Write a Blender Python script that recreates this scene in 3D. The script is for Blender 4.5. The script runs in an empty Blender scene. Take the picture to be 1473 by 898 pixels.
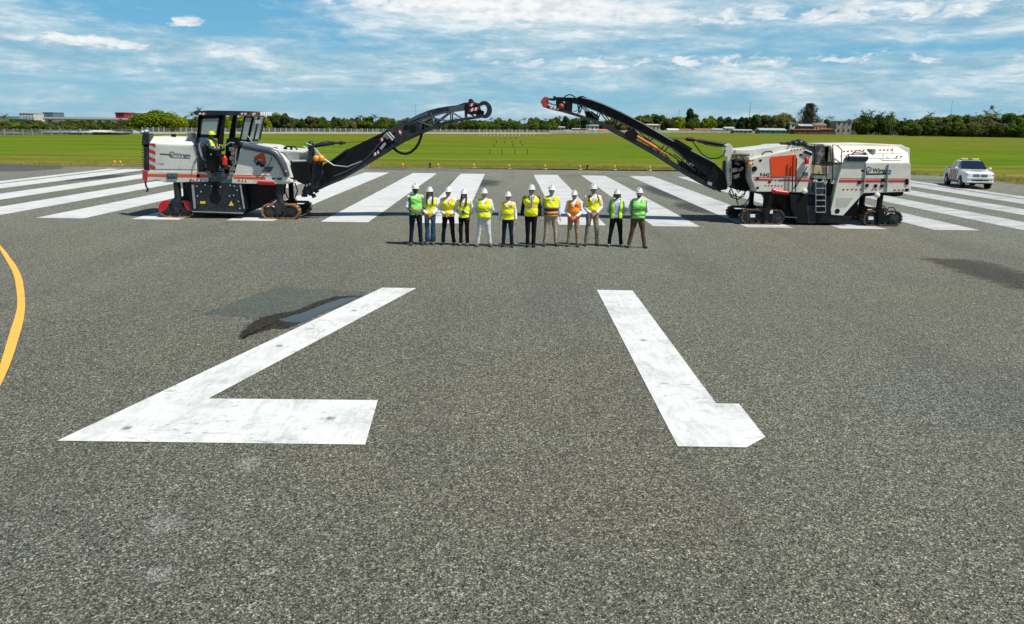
import bpy, bmesh, math, random
from mathutils import Vector, Matrix, noise
R = math.radians
sc = bpy.context.scene
C = sc.collection
random.seed(7)
# ------------------------------------------------------------------ camera
F, CH, PITCH, YAW, ROLL, CX = 1125.0, 3.75, .2367, .0088, .0145, -.1665
fw = Vector((math.sin(YAW)*math.cos(PITCH), math.cos(YAW)*math.cos(PITCH), -math.sin(PITCH)))
r0 = Vector((math.cos(YAW), -math.sin(YAW), 0)); u0 = r0.cross(fw)
rt = r0*math.cos(ROLL)+u0*math.sin(ROLL); up = -r0*math.sin(ROLL)+u0*math.cos(ROLL)
cam = bpy.data.cameras.new('camera'); co = bpy.data.objects.new('camera', cam); C.objects.link(co)
cam.sensor_width = 36; cam.sensor_fit = 'HORIZONTAL'; cam.lens = F/1473*36
cam.clip_start = .1; cam.clip_end = 30000
m = Matrix((rt, up, -fw)).transposed().to_4x4(); m.translation = Vector((CX, 0, CH)); co.matrix_world = m
sc.camera = co
def ray(px, py): return fw + rt*((px-736.5)/F) - up*((py-449.0)/F)
def G(px, py, z=0.0):                       # ground point seen at a pixel of the photo
    d = ray(px, py); t = (z-CH)/d.z; return Vector((CX+d.x*t, d.y*t, z))
def P(px, py, Y):                           # point at distance Y along the runway
    d = ray(px, py); t = Y/d.y; return Vector((CX+d.x*t, Y, CH+d.z*t))
# ------------------------------------------------------------------ light
S = Vector((.5, -.28, 1)).normalized()      # towards the sun
el = math.asin(S.z)
sun = bpy.data.lights.new('sun', 'SUN'); so = bpy.data.objects.new('sun', sun); C.objects.link(so)
sun.energy = 5.0; sun.angle = R(.53); sun.color = (1, .95, .86)
so.rotation_euler = S.to_track_quat('Z', 'Y').to_euler()
sc.view_settings.view_transform = 'Standard'; sc.view_settings.look = 'None'
sc.view_settings.exposure = .12; sc.view_settings.gamma = 1
sc.render.engine = 'CYCLES'
sc.cycles.max_bounces = 5; sc.cycles.transparent_max_bounces = 12; sc.cycles.diffuse_bounces = 2
w = bpy.data.worlds.new('World'); sc.world = w; w.use_nodes = True
nt = w.node_tree; N = nt.nodes; L = nt.links
bg = N['Background']
def nn(t, **k):
    n = N.new(t)
    for a, b in k.items(): setattr(n, a, b)
    return n
def M(op, a, b=None, c=None, clamp=False):
    n = nn('ShaderNodeMath', operation=op, use_clamp=clamp)
    for i, v in enumerate((a, b, c)):
        if v is None: continue
        if isinstance(v, (int, float)): n.inputs[i].default_value = v
        else: L.new(v, n.inputs[i])
    return n.outputs[0]
def mixc(f, a, b, bt='MIX'):
    n = nn('ShaderNodeMix', data_type='RGBA', blend_type=bt)
    for i, v in ((0, f), (6, a), (7, b)):
        if isinstance(v, (int, float)): n.inputs[i].default_value = v
        elif isinstance(v, tuple): n.inputs[i].default_value = v if len(v) == 4 else (*v, 1)
        else: L.new(v, n.inputs[i])
    return n.outputs[2]
def ramp(f, stops, interp='LINEAR'):
    n = nn('ShaderNodeValToRGB'); e = n.color_ramp.elements; n.color_ramp.interpolation = interp
    while len(e) < len(stops): e.new(.5)
    for q, (p, c) in zip(e, stops):
        q.position = p; q.color = (c, c, c, 1) if isinstance(c, (int, float)) else (*c, 1)
    L.new(f, n.inputs[0]); return n.outputs[0]
sky = nn('ShaderNodeTexSky', sky_type='NISHITA', sun_disc=False, sun_elevation=el, altitude=10, air_density=1.1, dust_density=.4, ozone_density=2.2)
sky.sun_rotation = math.atan2(S.x, S.y)
tc = nn('ShaderNodeTexCoord'); sp = nn('ShaderNodeSeparateXYZ'); L.new(tc.outputs['Generated'], sp.inputs[0])
dx, dy, dz = sp.outputs
zc = M('ADD', M('MAXIMUM', dz, 0.0), .035)
cb = nn('ShaderNodeCombineXYZ'); L.new(M('DIVIDE', dx, zc), cb.inputs[0]); L.new(M('DIVIDE', dy, zc), cb.inputs[1])
def nz(vec, scale, detail, rough, sx=1, sy=1, off=(0, 0, 0), dist=0, rot=0):
    mp = nn('ShaderNodeMapping'); mp.inputs['Scale'].default_value = (sx, sy, 1); mp.inputs['Location'].default_value = off
    mp.inputs['Rotation'].default_value = (0, 0, rot)
    L.new(vec, mp.inputs[0])
    t = nn('ShaderNodeTexNoise'); t.inputs['Scale'].default_value = scale; t.inputs['Detail'].default_value = detail
    t.inputs['Roughness'].default_value = rough; t.inputs['Distortion'].default_value = dist
    L.new(mp.outputs[0], t.inputs[0]); return t.outputs[0]
az = M('ARCTAN2', dx, dy)                    # azimuth from the runway direction
el_ = dz
cb2 = nn('ShaderNodeCombineXYZ'); L.new(az, cb2.inputs[0]); L.new(el_, cb2.inputs[1])
ang = cb2.outputs[0]
pl = cb.outputs[0]
def blob(a, e, ra, re):                      # soft patch of sky around azimuth a, height e
    x = M('DIVIDE', M('SUBTRACT', az, a), ra); y = M('DIVIDE', M('SUBTRACT', el_, e), re)
    d = M('ADD', M('MULTIPLY', x, x), M('MULTIPLY', y, y))
    return M('POWER', 2.718, M('MULTIPLY', d, -1.0))
skyc = mixc(1.0, sky.outputs[0], (.55, .88, 1.1), 'MULTIPLY')
hs = nn('ShaderNodeHueSaturation'); hs.inputs['Saturation'].default_value = 1.15; L.new(skyc, hs.inputs['Color'])
# high thin sheet, broken bright layer on it, grey undersides
hi_ = ramp(el_, [(.20, 1.0), (.42, .12)])
n1 = nz(ang, 3.4, 8, .62, 1, 6.5, (3.1, 1.7, 0), .5, -.03)
n2 = nz(ang, 15, 9, .66, 1, 4.2, (7.3, 4.2, 0), .35, -.02)
n3 = nz(ang, 42, 6, .65, 1, 2.6, (1.3, 5.2, 0), .2)
clear = M('ADD', M('ADD', blob(-.34, .125, .22, .045), M('MULTIPLY', blob(-.12, .165, .2, .018), .9)), M('ADD', M('MULTIPLY', blob(.2, .026, .55, .013), .55), M('MULTIPLY', blob(.5, .085, .25, .010), .5)))
cover = M('ADD', M('ADD', M('MULTIPLY', n1, .62), M('MULTIPLY', n2, .30)), M('MULTIPLY', n3, .08))
cover = M('SUBTRACT', cover, M('MULTIPLY', clear, .23))
cmask = ramp(M('ADD', M('ADD', cover, .025), M('MULTIPLY', M('ADD', blob(-.12, .122, .13, .018), blob(.1, .128, .1, .016)), .12)), [(.36, 0.0), (.44, .35), (.52, .75), (.62, .95)])
shade = nz(ang, 8, 8, .64, 1, 5.5, (2.1, .7, 0), .4, -.04)
sh = M('ADD', M('MULTIPLY', shade, .55), M('ADD', M('MULTIPLY', n2, .33), M('MULTIPLY', n3, .12)))
bank = M('ADD', blob(-.12, .122, .13, .018), blob(.1, .128, .1, .016))
sh = M('ADD', sh, M('MULTIPLY', bank, .09)); cover = cover
ccol = ramp(sh, [(.36, (2.7, 4.7, 6.2)), (.44, (3.7, 5.8, 7.0)), (.52, (5.8, 7.4, 8.2)), (.59, (9.0, 9.7, 10.0))])
base = mixc(ramp(el_, [(.0, .85), (.2, .7), (.4, 0.0)]), hs.outputs[0], mixc(ramp(el_, [(.02, 0.0), (.13, 1.0)]), (2.6, 5.7, 7.7), (1.8, 4.9, 7.5)))
mixed = mixc(M('MULTIPLY', cmask, hi_), base, ccol)
# bright cumulus heads
cn = nz(ang, 24, 9, .64, 1, 2.6, (5.1, 3.3, 0), .3)
cu = M('ADD', M('ADD', M('MULTIPLY', blob(.02, .135, .13, .017), 1.05), M('MULTIPLY', blob(-.47, .080, .07, .007), .85)),
       M('ADD', M('ADD', M('MULTIPLY', blob(-.37, .104, .03, .006), .8), M('MULTIPLY', blob(-.1, .135, .14, .010), .62)), M('ADD', M('MULTIPLY', blob(.42, .125, .28, .012), .66), M('MULTIPLY', blob(.25, .075, .4, .012), .45))))
cmk = ramp(M('ADD', cu, M('MULTIPLY', M('SUBTRACT', cn, .5), 2.4)), [(.42, 0.0), (.60, .7), (.95, 1.0)])
cmk = M('MULTIPLY', cmk, ramp(cu, [(.08, 0.0), (.3, 1.0)]))
mixed = mixc(cmk, mixed, ramp(nz(ang, 30, 6, .6, 1, 2.5, (9, 3, 0)), [(.4, (7.6, 8.3, 8.8)), (.56, (10.2, 10.4, 10.4))]))
hz = ramp(el_, [(.0, .5), (.02, .3), (.05, 0.0)])
mixed = mixc(hz, mixed, (3.7, 5.9, 7.2))
low = ramp(el_, [(.22, 1.0), (.36, 0.0)])
mixed = mixc(1.0, mixed, mixc(low, (1.0, 1.0, 1.0), (1.7, 1.7, 1.7)), 'MULTIPLY')
L.new(mixed, bg.inputs[0]); bg.inputs[1].default_value = .05
# ------------------------------------------------------------------ helpers
MT = {}
def mat(name, col, rough=.6, metal=0, var=0.0, vs=3.0, bump=0.0, bs=40, spec=.5, dirt=None, dirt_amt=0, coat=0):
    if name in MT: return MT[name]
    global N, L
    m_ = bpy.data.materials.new(name); m_.use_nodes = True; N = m_.node_tree.nodes; L = m_.node_tree.links
    b = N['Principled BSDF']; b.inputs['Roughness'].default_value = rough; b.inputs['Metallic'].default_value = metal
    b.inputs['Specular IOR Level'].default_value = spec; b.inputs['Coat Weight'].default_value = coat
    c = (*col, 1)
    b.inputs['Base Color'].default_value = c
    tc_ = nn('ShaderNodeTexCoord').outputs['Object']
    out = None
    if var:
        f = nz(tc_, vs, 5, .6)
        out = mixc(ramp(f, [(.35, 0.0), (.65, 1.0)]), tuple(x*(1-var) for x in col), tuple(min(1, x*(1+var*.6)) for x in col))
    if dirt:
        f = nz(tc_, 1.7, 8, .7, 1, 1, (4, 2, 1))
        f2 = nz(tc_, 9, 4, .7, 1, 1, (1, 2, 7))
        k = M('MULTIPLY', ramp(M('ADD', M('MULTIPLY', f, .6), M('MULTIPLY', f2, .4)), [(.46, 0.0), (.66, 1.0)]), dirt_amt)
        out = mixc(k, out if out is not None else c, dirt)
    if out is not None: L.new(out, b.inputs['Base Color'])
    if bump:
        bm_ = nn('ShaderNodeBump'); bm_.inputs['Strength'].default_value = bump; bm_.inputs['Distance'].default_value = .02
        L.new(nz(tc_, bs, 3, .6), bm_.inputs['Height']); L.new(bm_.outputs[0], b.inputs['Normal'])
    MT[name] = m_; return m_
def poly_prisms(): pass
class MB:
    """collects shapes and links them as one mesh object"""
    def __init__(s): s.bm = bmesh.new(); s.mi = 0
    def _f(s, vs):
        try: f = s.bm.faces.new(vs); f.material_index = s.mi; return f
        except ValueError: return None
    def box(s, x0, x1, y0, y1, z0, z1, rot=None, piv=None):
        v = [Vector((x, y, z)) for z in (z0, z1) for y in (y0, y1) for x in (x0, x1)]
        if rot is not None:
            pv = piv or Vector(((x0+x1)/2, (y0+y1)/2, (z0+z1)/2)); v = [rot @ (q-pv)+pv for q in v]
        v = [s.bm.verts.new(q) for q in v]
        for f in ((0, 2, 3, 1), (4, 5, 7, 6), (0, 1, 5, 4), (2, 6, 7, 3), (0, 4, 6, 2), (1, 3, 7, 5)): s._f([v[i] for i in f])
        return s
    def prism(s, pts, y0, y1, taper=None):      # outline in x,z pushed from y0 to y1
        a = [s.bm.verts.new((x, y0, z)) for x, z in pts]
        b = [s.bm.verts.new((x, y1, z)) for x, z in (taper or pts)]
        n = len(pts); s._f(a); s._f(b[::-1])
        for i in range(n): s._f([a[i], b[i], b[(i+1) % n], a[(i+1) % n]])
        return s
    def slab(s, pts, z0, z1):                   # outline in x,y pushed from z0 to z1
        a = [s.bm.verts.new((x, y, z0)) for x, y in pts]; b = [s.bm.verts.new((x, y, z1)) for x, y in pts]
        n = len(pts); s._f(a[::-1]); s._f(b)
        for i in range(n): s._f([a[i], a[(i+1) % n], b[(i+1) % n], b[i]])
        return s
    def tube(s, pts, r, n=10, cap=True, fl=(1, 1), upv=None):
        pts = [Vector(p) for p in pts]; rs = r if isinstance(r, (list, tuple)) else [r]*len(pts)
        rings = []; ref = Vector(upv) if upv else None
        for i, p in enumerate(pts):
            t = (pts[min(i+1, len(pts)-1)]-pts[max(i-1, 0)]).normalized()
            if ref is None: ref = Vector((0, 0, 1)) if abs(t.z) < .9 else Vector((0, 1, 0))
            a = t.cross(ref)
            if a.length < 1e-4: a = t.cross(Vector((1, 0, 0)))
            a.normalize(); b = a.cross(t).normalized(); ref = b if not upv else ref
            rings.append([s.bm.verts.new(p+a*(math.cos(2*math.pi*k/n)*rs[i]*fl[0])+b*(math.sin(2*math.pi*k/n)*rs[i]*fl[1])) for k in range(n)])
        for q, w_ in zip(rings, rings[1:]):
            for k in range(n): s._f([q[k], q[(k+1) % n], w_[(k+1) % n], w_[k]])
        if cap: s._f(rings[0][::-1]); s._f(rings[-1])
        return s
    def cyl(s, a, b, r, n=16): return s.tube([a, b], r, n)
    def rings(s, rr, cap=True):                 # rr: list of lists of points
        R_ = [[s.bm.verts.new(p) for p in r] for r in rr]; n = len(R_[0])
        for q, w_ in zip(R_, R_[1:]):
            for k in range(n): s._f([q[k], q[(k+1) % n], w_[(k+1) % n], w_[k]])
        if cap: s._f(R_[0][::-1]); s._f(R_[-1])
        return s
    def ball(s, c, rx, ry=None, rz=None, n=14, m_=9, rot=None):
        ry = ry or rx; rz = rz or rx; c = Vector(c); rr = []
        for j in range(1, m_):
            t = math.pi*j/m_
            ring = []
            for k in range(n):
                v = Vector((rx*math.sin(t)*math.cos(2*math.pi*k/n), ry*math.sin(t)*math.sin(2*math.pi*k/n), -rz*math.cos(t)))
                ring.append(c+(rot @ v if rot else v))
            rr.append(ring)
        s.rings(rr); return s
    def build(s, name, mats, parent=None, origin=None, smooth=None, bevel=0, keep=False):
        if not keep: bmesh.ops.recalc_face_normals(s.bm, faces=s.bm.faces)
        off = Vector((0, 0, 0))
        if parent is not None:
            q = parent
            while q is not None: off += q.location; q = q.parent
        if origin is not None: off = Vector(origin)
        if off.length: bmesh.ops.translate(s.bm, verts=s.bm.verts, vec=-off)
        me = bpy.data.meshes.new(name); s.bm.to_mesh(me); s.bm.free()
        for q in (mats if isinstance(mats, (list, tuple)) else [mats]): me.materials.append(q)
        o = bpy.data.objects.new(name, me); C.objects.link(o)
        if parent is not None: o.parent = parent
        elif origin is not None: o.location = off
        if smooth is not None:
            for p in me.polygons: p.use_smooth = True
            if smooth < 180: me.set_sharp_from_angle(angle=R(smooth))
        if bevel:
            bv = o.modifiers.new('bevel', 'BEVEL'); bv.width = bevel; bv.segments = 2; bv.limit_method = 'ANGLE'; bv.angle_limit = R(40)
            bv.harden_normals = False
        return o
def tag(o, label=None, cat=None, group=None, kind=None):
    if label: o['label'] = label
    if cat: o['category'] = cat
    if group: o['group'] = group
    if kind: o['kind'] = kind
    return o
def thing(name, loc, label, cat, group=None, rz=0):
    o = bpy.data.objects.new(name, None); C.objects.link(o); o.location = loc; o.rotation_euler.z = rz
    o.empty_display_size = .2
    return tag(o, label, cat, group)
TMP = bpy.data.scenes.new('tmp')
def baked(o):                               # mesh of an object with its modifiers, evaluated alone
    TMP.collection.objects.link(o); vl = TMP.view_layers[0]; vl.update()
    dg = vl.depsgraph; me = bpy.data.meshes.new_from_object(o.evaluated_get(dg))
    TMP.collection.objects.unlink(o); return me
def text(s, size, mat_, parent, org, xdir, updir, name='lettering', ex=.002, bold=0, shear=0, sx=1):
    cu_ = bpy.data.curves.new('t', 'FONT'); cu_.body = s; cu_.size = size; cu_.extrude = ex; cu_.offset = bold; cu_.shear = shear
    to = bpy.data.objects.new('t', cu_); me = baked(to)
    bpy.data.objects.remove(to); bpy.data.curves.remove(cu_)
    xd = Vector(xdir).normalized(); ud = Vector(updir).normalized(); zd = xd.cross(ud)
    off = Vector((0, 0, 0)); q = parent
    while q is not None: off += q.location; q = q.parent
    mm = Matrix((xd*sx, ud, zd)).transposed().to_4x4(); mm.translation = Vector(org)-off
    me.transform(mm); me.materials.clear(); me.materials.append(mat_); me.name = name
    o = bpy.data.objects.new(name, me); C.objects.link(o); o.parent = parent; return o
# ------------------------------------------------------------------ ground
def gmat(name, fn):
    global N, L
    m_ = bpy.data.materials.new(name); m_.use_nodes = True; N = m_.node_tree.nodes; L = m_.node_tree.links
    b = N['Principled BSDF']; g = nn('ShaderNodeNewGeometry').outputs['Position']
    fn(b, g); return m_
def voro(vec, scale, feat='F1', out='Color', rnd=1):
    t = nn('ShaderNodeTexVoronoi', feature=feat, voronoi_dimensions='2D'); t.inputs['Scale'].default_value = scale; t.inputs['Randomness'].default_value = rnd
    L.new(vec, t.inputs['Vector']); return t.outputs[out]
def sepx(v):
    s = nn('ShaderNodeSeparateXYZ'); L.new(v, s.inputs[0]); return s.outputs
def aggregate(g, base, lo, hi):
    """stone by stone colour of a coarse asphalt"""
    vv = voro(g, 76); v1, vb, _ = sepx(vv); v2 = sepx(voro(g, 44))[1]
    n_ = nz(g, 30, 4, .8)
    k = M('ADD', M('ADD', M('MULTIPLY', v1, .44), M('MULTIPLY', v2, .26)), M('MULTIPLY', n_, .30))
    c = ramp(k, [(.20, lo), (.45, tuple(.82*x for x in base)), (.62, tuple(1.5*x for x in base)), (.78, tuple(3.3*x for x in base)), (.86, hi)])
    gap = ramp(voro(g, 76, 'F1', 'Distance'), [(.25, 1.1), (.60, .66)])
    c = mixc(1.0, c, gap, 'MULTIPLY')
    c = mixc(1.0, c, ramp(vb, [(0, (1.03, 1.02, .91)), (1, (.97, .98, 1.02))]), 'MULTIPLY')
    big = nz(g, .35, 6, .65); mid = nz(g, 2.2, 5, .7)
    t = M('ADD', M('MULTIPLY', big, .6), M('MULTIPLY', mid, .4))
    tone = ramp(t, [(.3, .88), (.5, 1.0), (.7, 1.10)])
    backscatter = ramp(M('DIVIDE', sepx(g)[1], 100), [(.05, .92), (.14, 1.0), (.3, 1.22), (.6, 1.45)])  # view-angle brightening painted into the colour: lighter with distance, darker near
    tone = mixc(1.0, tone, backscatter, 'MULTIPLY')
    c = mixc(1.0, c, tone, 'MULTIPLY')
    warm = ramp(nz(g, .12, 4, .6, 1, 1, (9, 3, 0)), [(.4, (1.03, 1.0, .95)), (.6, (.97, 1.0, 1.01))])
    return mixc(1.0, c, warm, 'MULTIPLY'), v1
def asphalt(b, g):
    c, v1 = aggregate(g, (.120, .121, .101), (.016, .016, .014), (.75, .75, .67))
    x, y, _ = sepx(g)
    # lane joints left by the paving machine, and rubber/oil drift along the runway
    st = nz(g, .5, 5, .7, 1.0, .06, (2, 5, 0))
    c = mixc(M('MULTIPLY', ramp(st, [(.5, 0.0), (.72, 1.0)]), .28), c, (.055, .054, .05))
    # random lane tones; tar-sealed joints and dark patches towards the far end
    lane = nn('ShaderNodeTexWhiteNoise', noise_dimensions='1D'); L.new(M('FLOOR', M('DIVIDE', M('ADD', x, 200.3), 3.75)), lane.inputs['W'])
    c = mixc(1.0, c, ramp(lane.outputs[0], [(0, .955), (1, 1.04)]), 'MULTIPLY')
    fx = M('ABSOLUTE', M('SUBTRACT', M('MODULO', M('ADD', x, 200.3), 3.75), 1.875))
    jn = M('MULTIPLY', ramp(fx, [(.0, 1.0), (.03, 0.0)]), ramp(nz(g, .7, 4, .6, 1, .4), [(.45, 0.0), (.6, .6)]))
    jn = M('MULTIPLY', jn, ramp(M('DIVIDE', y, 100), [(.28, 0.0), (.34, 1.0)]))
    c = mixc(jn, c, (.04, .04, .038))
    dk = M('MULTIPLY', ramp(nz(g, .22, 5, .65, .55, 1.2, (31, 7, 0)), [(.52, 0.0), (.64, 1.0)]), ramp(M('DIVIDE', y, 100), [(.55, 0.0), (.6, .55)]))
    c = mixc(dk, c, (.05, .05, .047))
    L.new(c, b.inputs['Base Color']); b.inputs['Roughness'].default_value = .82; b.inputs['Specular IOR Level'].default_value = .25
    bm_ = nn('ShaderNodeBump'); bm_.inputs['Strength'].default_value = .55; bm_.inputs['Distance'].default_value = .012
    L.new(voro(g, 76, 'F1', 'Distance'), bm_.inputs['Height']); L.new(bm_.outputs[0], b.inputs['Normal'])
def with_alpha(b, a):
    L.new(a, b.inputs['Alpha'])
def paint(col, worn, rub, thru=.5):
    def fn(b, g):
        n_ = nz(g, 1.1, 8, .7, 1, 1, (3, 1, 0)); sc_ = nz(g, 3.5, 7, .75, 1.6, .5, (8, 2, 0), 1.2, .5)
        v1 = sepx(voro(g, 70))[0]
        k = ramp(M('ADD', M('MULTIPLY', n_, .5), M('MULTIPLY', sc_, .5)), [(.47, 0.0), (.62, 1.0)])
        c = mixc(M('MULTIPLY', k, rub*.6), col, worn)
        scr = ramp(nz(g, 4, 6, .7, .5, 2.2, (1, 6, 0), 2.5, .9), [(.57, 0.0), (.63, 1.0)])
        c = mixc(M('MULTIPLY', M('MULTIPLY', scr, ramp(nz(g, .8, 3, .6), [(.44, 0.0), (.58, 1.0)])), rub*.9), c, tuple(x*.55 for x in worn))
        spot = ramp(M('ADD', voro(g, 1.25, 'F1', 'Distance'), M('MULTIPLY', M('SUBTRACT', nz(g, 22, 4, .7), .5), .16)), [(.03, 1.0), (.11, 0.0)])
        spot = M('MULTIPLY', spot, ramp(sepx(voro(g, 1.25))[0], [(.86, 0.0), (.88, .9)]))
        c = mixc(M('MULTIPLY', spot, rub), c, (.13, .13, .125))
        c = mixc(M('MULTIPLY', v1, .12), c, tuple(x*.6 for x in col))
        L.new(c, b.inputs['Base Color']); b.inputs['Roughness'].default_value = .6
        a = M('ADD', M('MULTIPLY', nz(g, 30, 4, .8), .5), M('MULTIPLY', nz(g, 2.6, 6, .75, 1, 1, (5, 5, 0)), .5))
        with_alpha(b, ramp(a, [(thru-.1, 0.0), (thru-.04, 1.0)]))
        bm_ = nn('ShaderNodeBump'); bm_.inputs['Strength'].default_value = .3; bm_.inputs['Distance'].default_value = .008
        L.new(voro(g, 70, 'F1', 'Distance'), bm_.inputs['Height']); L.new(bm_.outputs[0], b.inputs['Normal'])
    return fn
def key_paint(b, g):
    # piano keys: older paint, brushed by tyres across in fine bands, aggregate showing through
    n_ = nz(g, 1.6, 7, .75, .35, 1.0, (3, 1, 0)); st = nz(g, 2.2, 7, .75, .22, 2.2, (8, 2, 0), .6)
    k = M('ADD', M('MULTIPLY', n_, .45), M('MULTIPLY', st, .55))
    x, y, _ = sepx(g)
    side = ramp(M('DIVIDE', M('ADD', x, 30), 60), [(.45, 0.0), (.62, .06), (.8, .09)])
    k = M('ADD', k, side)
    c = mixc(ramp(k, [(.4, 0.0), (.62, 1.0)]), (.70, .71, .70), (.42, .43, .42))
    c = mixc(M('MULTIPLY', ramp(k, [(.58, 0.0), (.72, 1.0)]), .8), c, (.17, .175, .17))
    L.new(c, b.inputs['Base Color']); b.inputs['Roughness'].default_value = .65
    a = M('ADD', M('MULTIPLY', nz(g, 22, 4, .8, .5, 1.2), .4), M('MULTIPLY', k, .6))
    with_alpha(b, ramp(a, [(.60, 1.0), (.70, .25)]))
def flatmesh(name, pts, z, m_, label=None, parent=None, sub=0):
    b = MB(); vs = [b.bm.verts.new((p[0], p[1], z)) for p in pts]; b._f(vs)
    o = b.build(name, m_, parent, keep=True)
    if o.data.polygons[0].normal.z < 0: o.data.flip_normals()
    return o
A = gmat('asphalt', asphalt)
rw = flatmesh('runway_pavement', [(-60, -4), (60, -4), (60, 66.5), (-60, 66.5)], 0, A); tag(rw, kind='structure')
# newer dark strip of pavement at the far left
def newdark(b, g):
    c, _ = aggregate(g, (.045, .046, .046), (.02, .02, .02), (.14, .14, .14)); L.new(c, b.inputs['Base Color']); b.inputs['Roughness'].default_value = .8
pts = [G(-400, 252), G(-60, 248.5), G(40, 246.3), G(92, 242.4), G(88, 239.6), G(40, 237), G(-400, 232)]
tag(flatmesh('new_asphalt_strip', pts, .004, gmat('new_asphalt', newdark)), kind='structure')
# markings
K = gmat('key_paint', key_paint)
GP, PR, KW, KL, Y0 = 1.843, 3.6, 1.8, 29.99, 29.82
rng = random.Random(3)
for side, words in ((-1, 'left'), (1, 'right')):
    for k in range(8):
        xi = GP+PR*k; xo = xi+KW
        pts = [(side*xi, Y0)]+[(side*xi+rng.uniform(-.02, .02), Y0+KL*t/6) for t in range(1, 6)]+[(side*xi, Y0+KL)]
        pts += [(side*xo, Y0+KL)]+[(side*xo+rng.uniform(-.02, .02), Y0+KL*t/6) for t in range(5, 0, -1)]+[(side*xo, Y0)]
        tag(flatmesh('threshold_stripe', pts, .008, K), kind='structure')
    tag(flatmesh('edge_line', [(side*29.2, -4), (side*30.1, -4), (side*30.1, Y0+KL), (side*29.2, Y0+KL)], .008, K), kind='structure')
W1 = gmat('white_paint', paint((.70, .71, .69), (.30, .315, .31), .98, .42))
seven = [G(550, 414.3), G(599, 415), G(300, 574), G(543.5, 576.5), G(525.5, 640.5), G(82, 635)]
one = [G(858.5, 417.5), G(910, 418.5), G(1030, 581), G(1063, 581.5), G(1100.5, 629.5), G(1074, 644.5), G(975, 643)]
tag(flatmesh('runway_numeral_seven', seven, .008, W1), kind='structure')
tag(flatmesh('runway_numeral_one', one, .008, W1), kind='structure')
YP = gmat('yellow_paint', paint((.82, .46, .065), (.62, .36, .1), .6, .30))
ye = [(-70, 318), (-30, 334), (0, 352.7), (9, 363), (16, 373), (22.5, 381), (27, 389.5), (30, 396), (33, 405), (34.8, 418), (36, 430), (36.2, 442), (34.5, 458), (31, 473), (27.5, 485), (21.5, 505), (13, 529), (0, 557), (-30, 612), (-80, 690), (-200, 850)]
yi = [(-240, 850), (-115, 690), (-55, 602), (-22, 565), (0, 526), (5, 510), (10.5, 491), (15.5, 474.5), (21.5, 457), (24.6, 444), (25, 430), (23.8, 418), (21.5, 402), (17.5, 390), (12, 380), (5, 368), (0, 359.5), (-12, 350), (-35, 339), (-80, 321)]
tag(flatmesh('taxiway_line', [G(*p) for p in ye+yi], .008, YP), kind='structure')
# seal-coat patch, damp asphalt and the puddle
def soft(name, pts, z, fn, inset=.12, seed=1):
    pts = [Vector((p[0], p[1])) for p in pts]; n = len(pts)
    ar = sum(pts[i].x*pts[(i+1) % n].y-pts[(i+1) % n].x*pts[i].y for i in range(n))
    if ar < 0: pts = pts[::-1]
    b = MB(); outer, inner = [], []
    for i, p in enumerate(pts):
        e0 = (p-pts[i-1]).normalized(); e1 = (pts[(i+1) % n]-p).normalized(); nr = Vector((-(e0+e1).y, (e0+e1).x)).normalized()
        outer.append(b.bm.verts.new((p.x-nr.x*inset*.5, p.y-nr.y*inset*.5, z))); inner.append(b.bm.verts.new((p.x+nr.x*inset, p.y+nr.y*inset, z)))
    for i in range(n): b._f([outer[i], outer[(i+1) % n], inner[(i+1) % n], inner[i]])
    b._f(inner); o = b.build(name, gmat(name+'_film', fn), keep=True)
    at = o.data.attributes.new('core', 'FLOAT', 'POINT')
    for i in range(2*n): at.data[i].value = float(i % 2)
    return o
def core_alpha(g, s1, amt, wob=.9, hard=.6):
    at = nn('ShaderNodeAttribute', attribute_name='core').outputs['Fac']
    n_ = M('ADD', M('MULTIPLY', nz(g, s1, 6, .75), .6), M('MULTIPLY', nz(g, 26, 3, .85), .4))
    k = M('ADD', at, M('MULTIPLY', M('SUBTRACT', n_, .5), wob*2))
    return M('MULTIPLY', ramp(k, [(.30, 0.0), (hard, 1.0)]), amt)
def patchm(b, g):
    c, _ = aggregate(g, (.085, .10, .088), (.03, .035, .03), (.25, .26, .24)); L.new(c, b.inputs['Base Color']); b.inputs['Roughness'].default_value = .75
    with_alpha(b, core_alpha(g, 5, .8))
tag(soft('sealed_patch', [G(288, 452.5), G(399, 413), G(520, 420), G(540, 424), G(500, 440), G(400, 462), G(352, 456)], .004, patchm, .10), kind='structure')
def wet(b, g):
    c, _ = aggregate(g, (.030, .027, .021), (.010, .010, .009), (.30, .28, .23)); L.new(c, b.inputs['Base Color'])
    b.inputs['Roughness'].default_value = .85; b.inputs['Specular IOR Level'].default_value = .12
    with_alpha(b, core_alpha(g, 9, .95, 1.5, .85))
def ragged(pts, amp, n=8, seed=1):
    rg = random.Random(seed); out = []
    for i, p in enumerate(pts):
        q = pts[(i+1) % len(pts)]
        for k in range(n):
            t = k/n; v = Vector(p).lerp(Vector(q), t); out.append(v+Vector((rg.uniform(-amp, amp), rg.uniform(-amp, amp)*1.6, 0)))
    return out
damp = [G(343, 489), G(345, 478), G(356, 467), G(372, 458), G(395, 452), G(425, 447), G(455, 434), G(482, 426.5), G(512, 425.5), G(524, 426), G(470, 448), G(436, 464), G(415, 474), G(392, 474), G(372, 480), G(352, 488)]
tag(soft('damp_stain', damp, .006, wet, .11), kind='structure')
def water(b, g):
    b.inputs['Base Color'].default_value = (.012, .02, .026, 1); b.inputs['Roughness'].default_value = .12; b.inputs['Specular IOR Level'].default_value = .42; b.inputs['IOR'].default_value = 1.4
    bm_ = nn('ShaderNodeBump'); bm_.inputs['Strength'].default_value = .05; bm_.inputs['Distance'].default_value = .01; L.new(nz(g, 9, 3, .6), bm_.inputs['Height']); L.new(bm_.outputs[0], b.inputs['Normal'])
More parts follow.
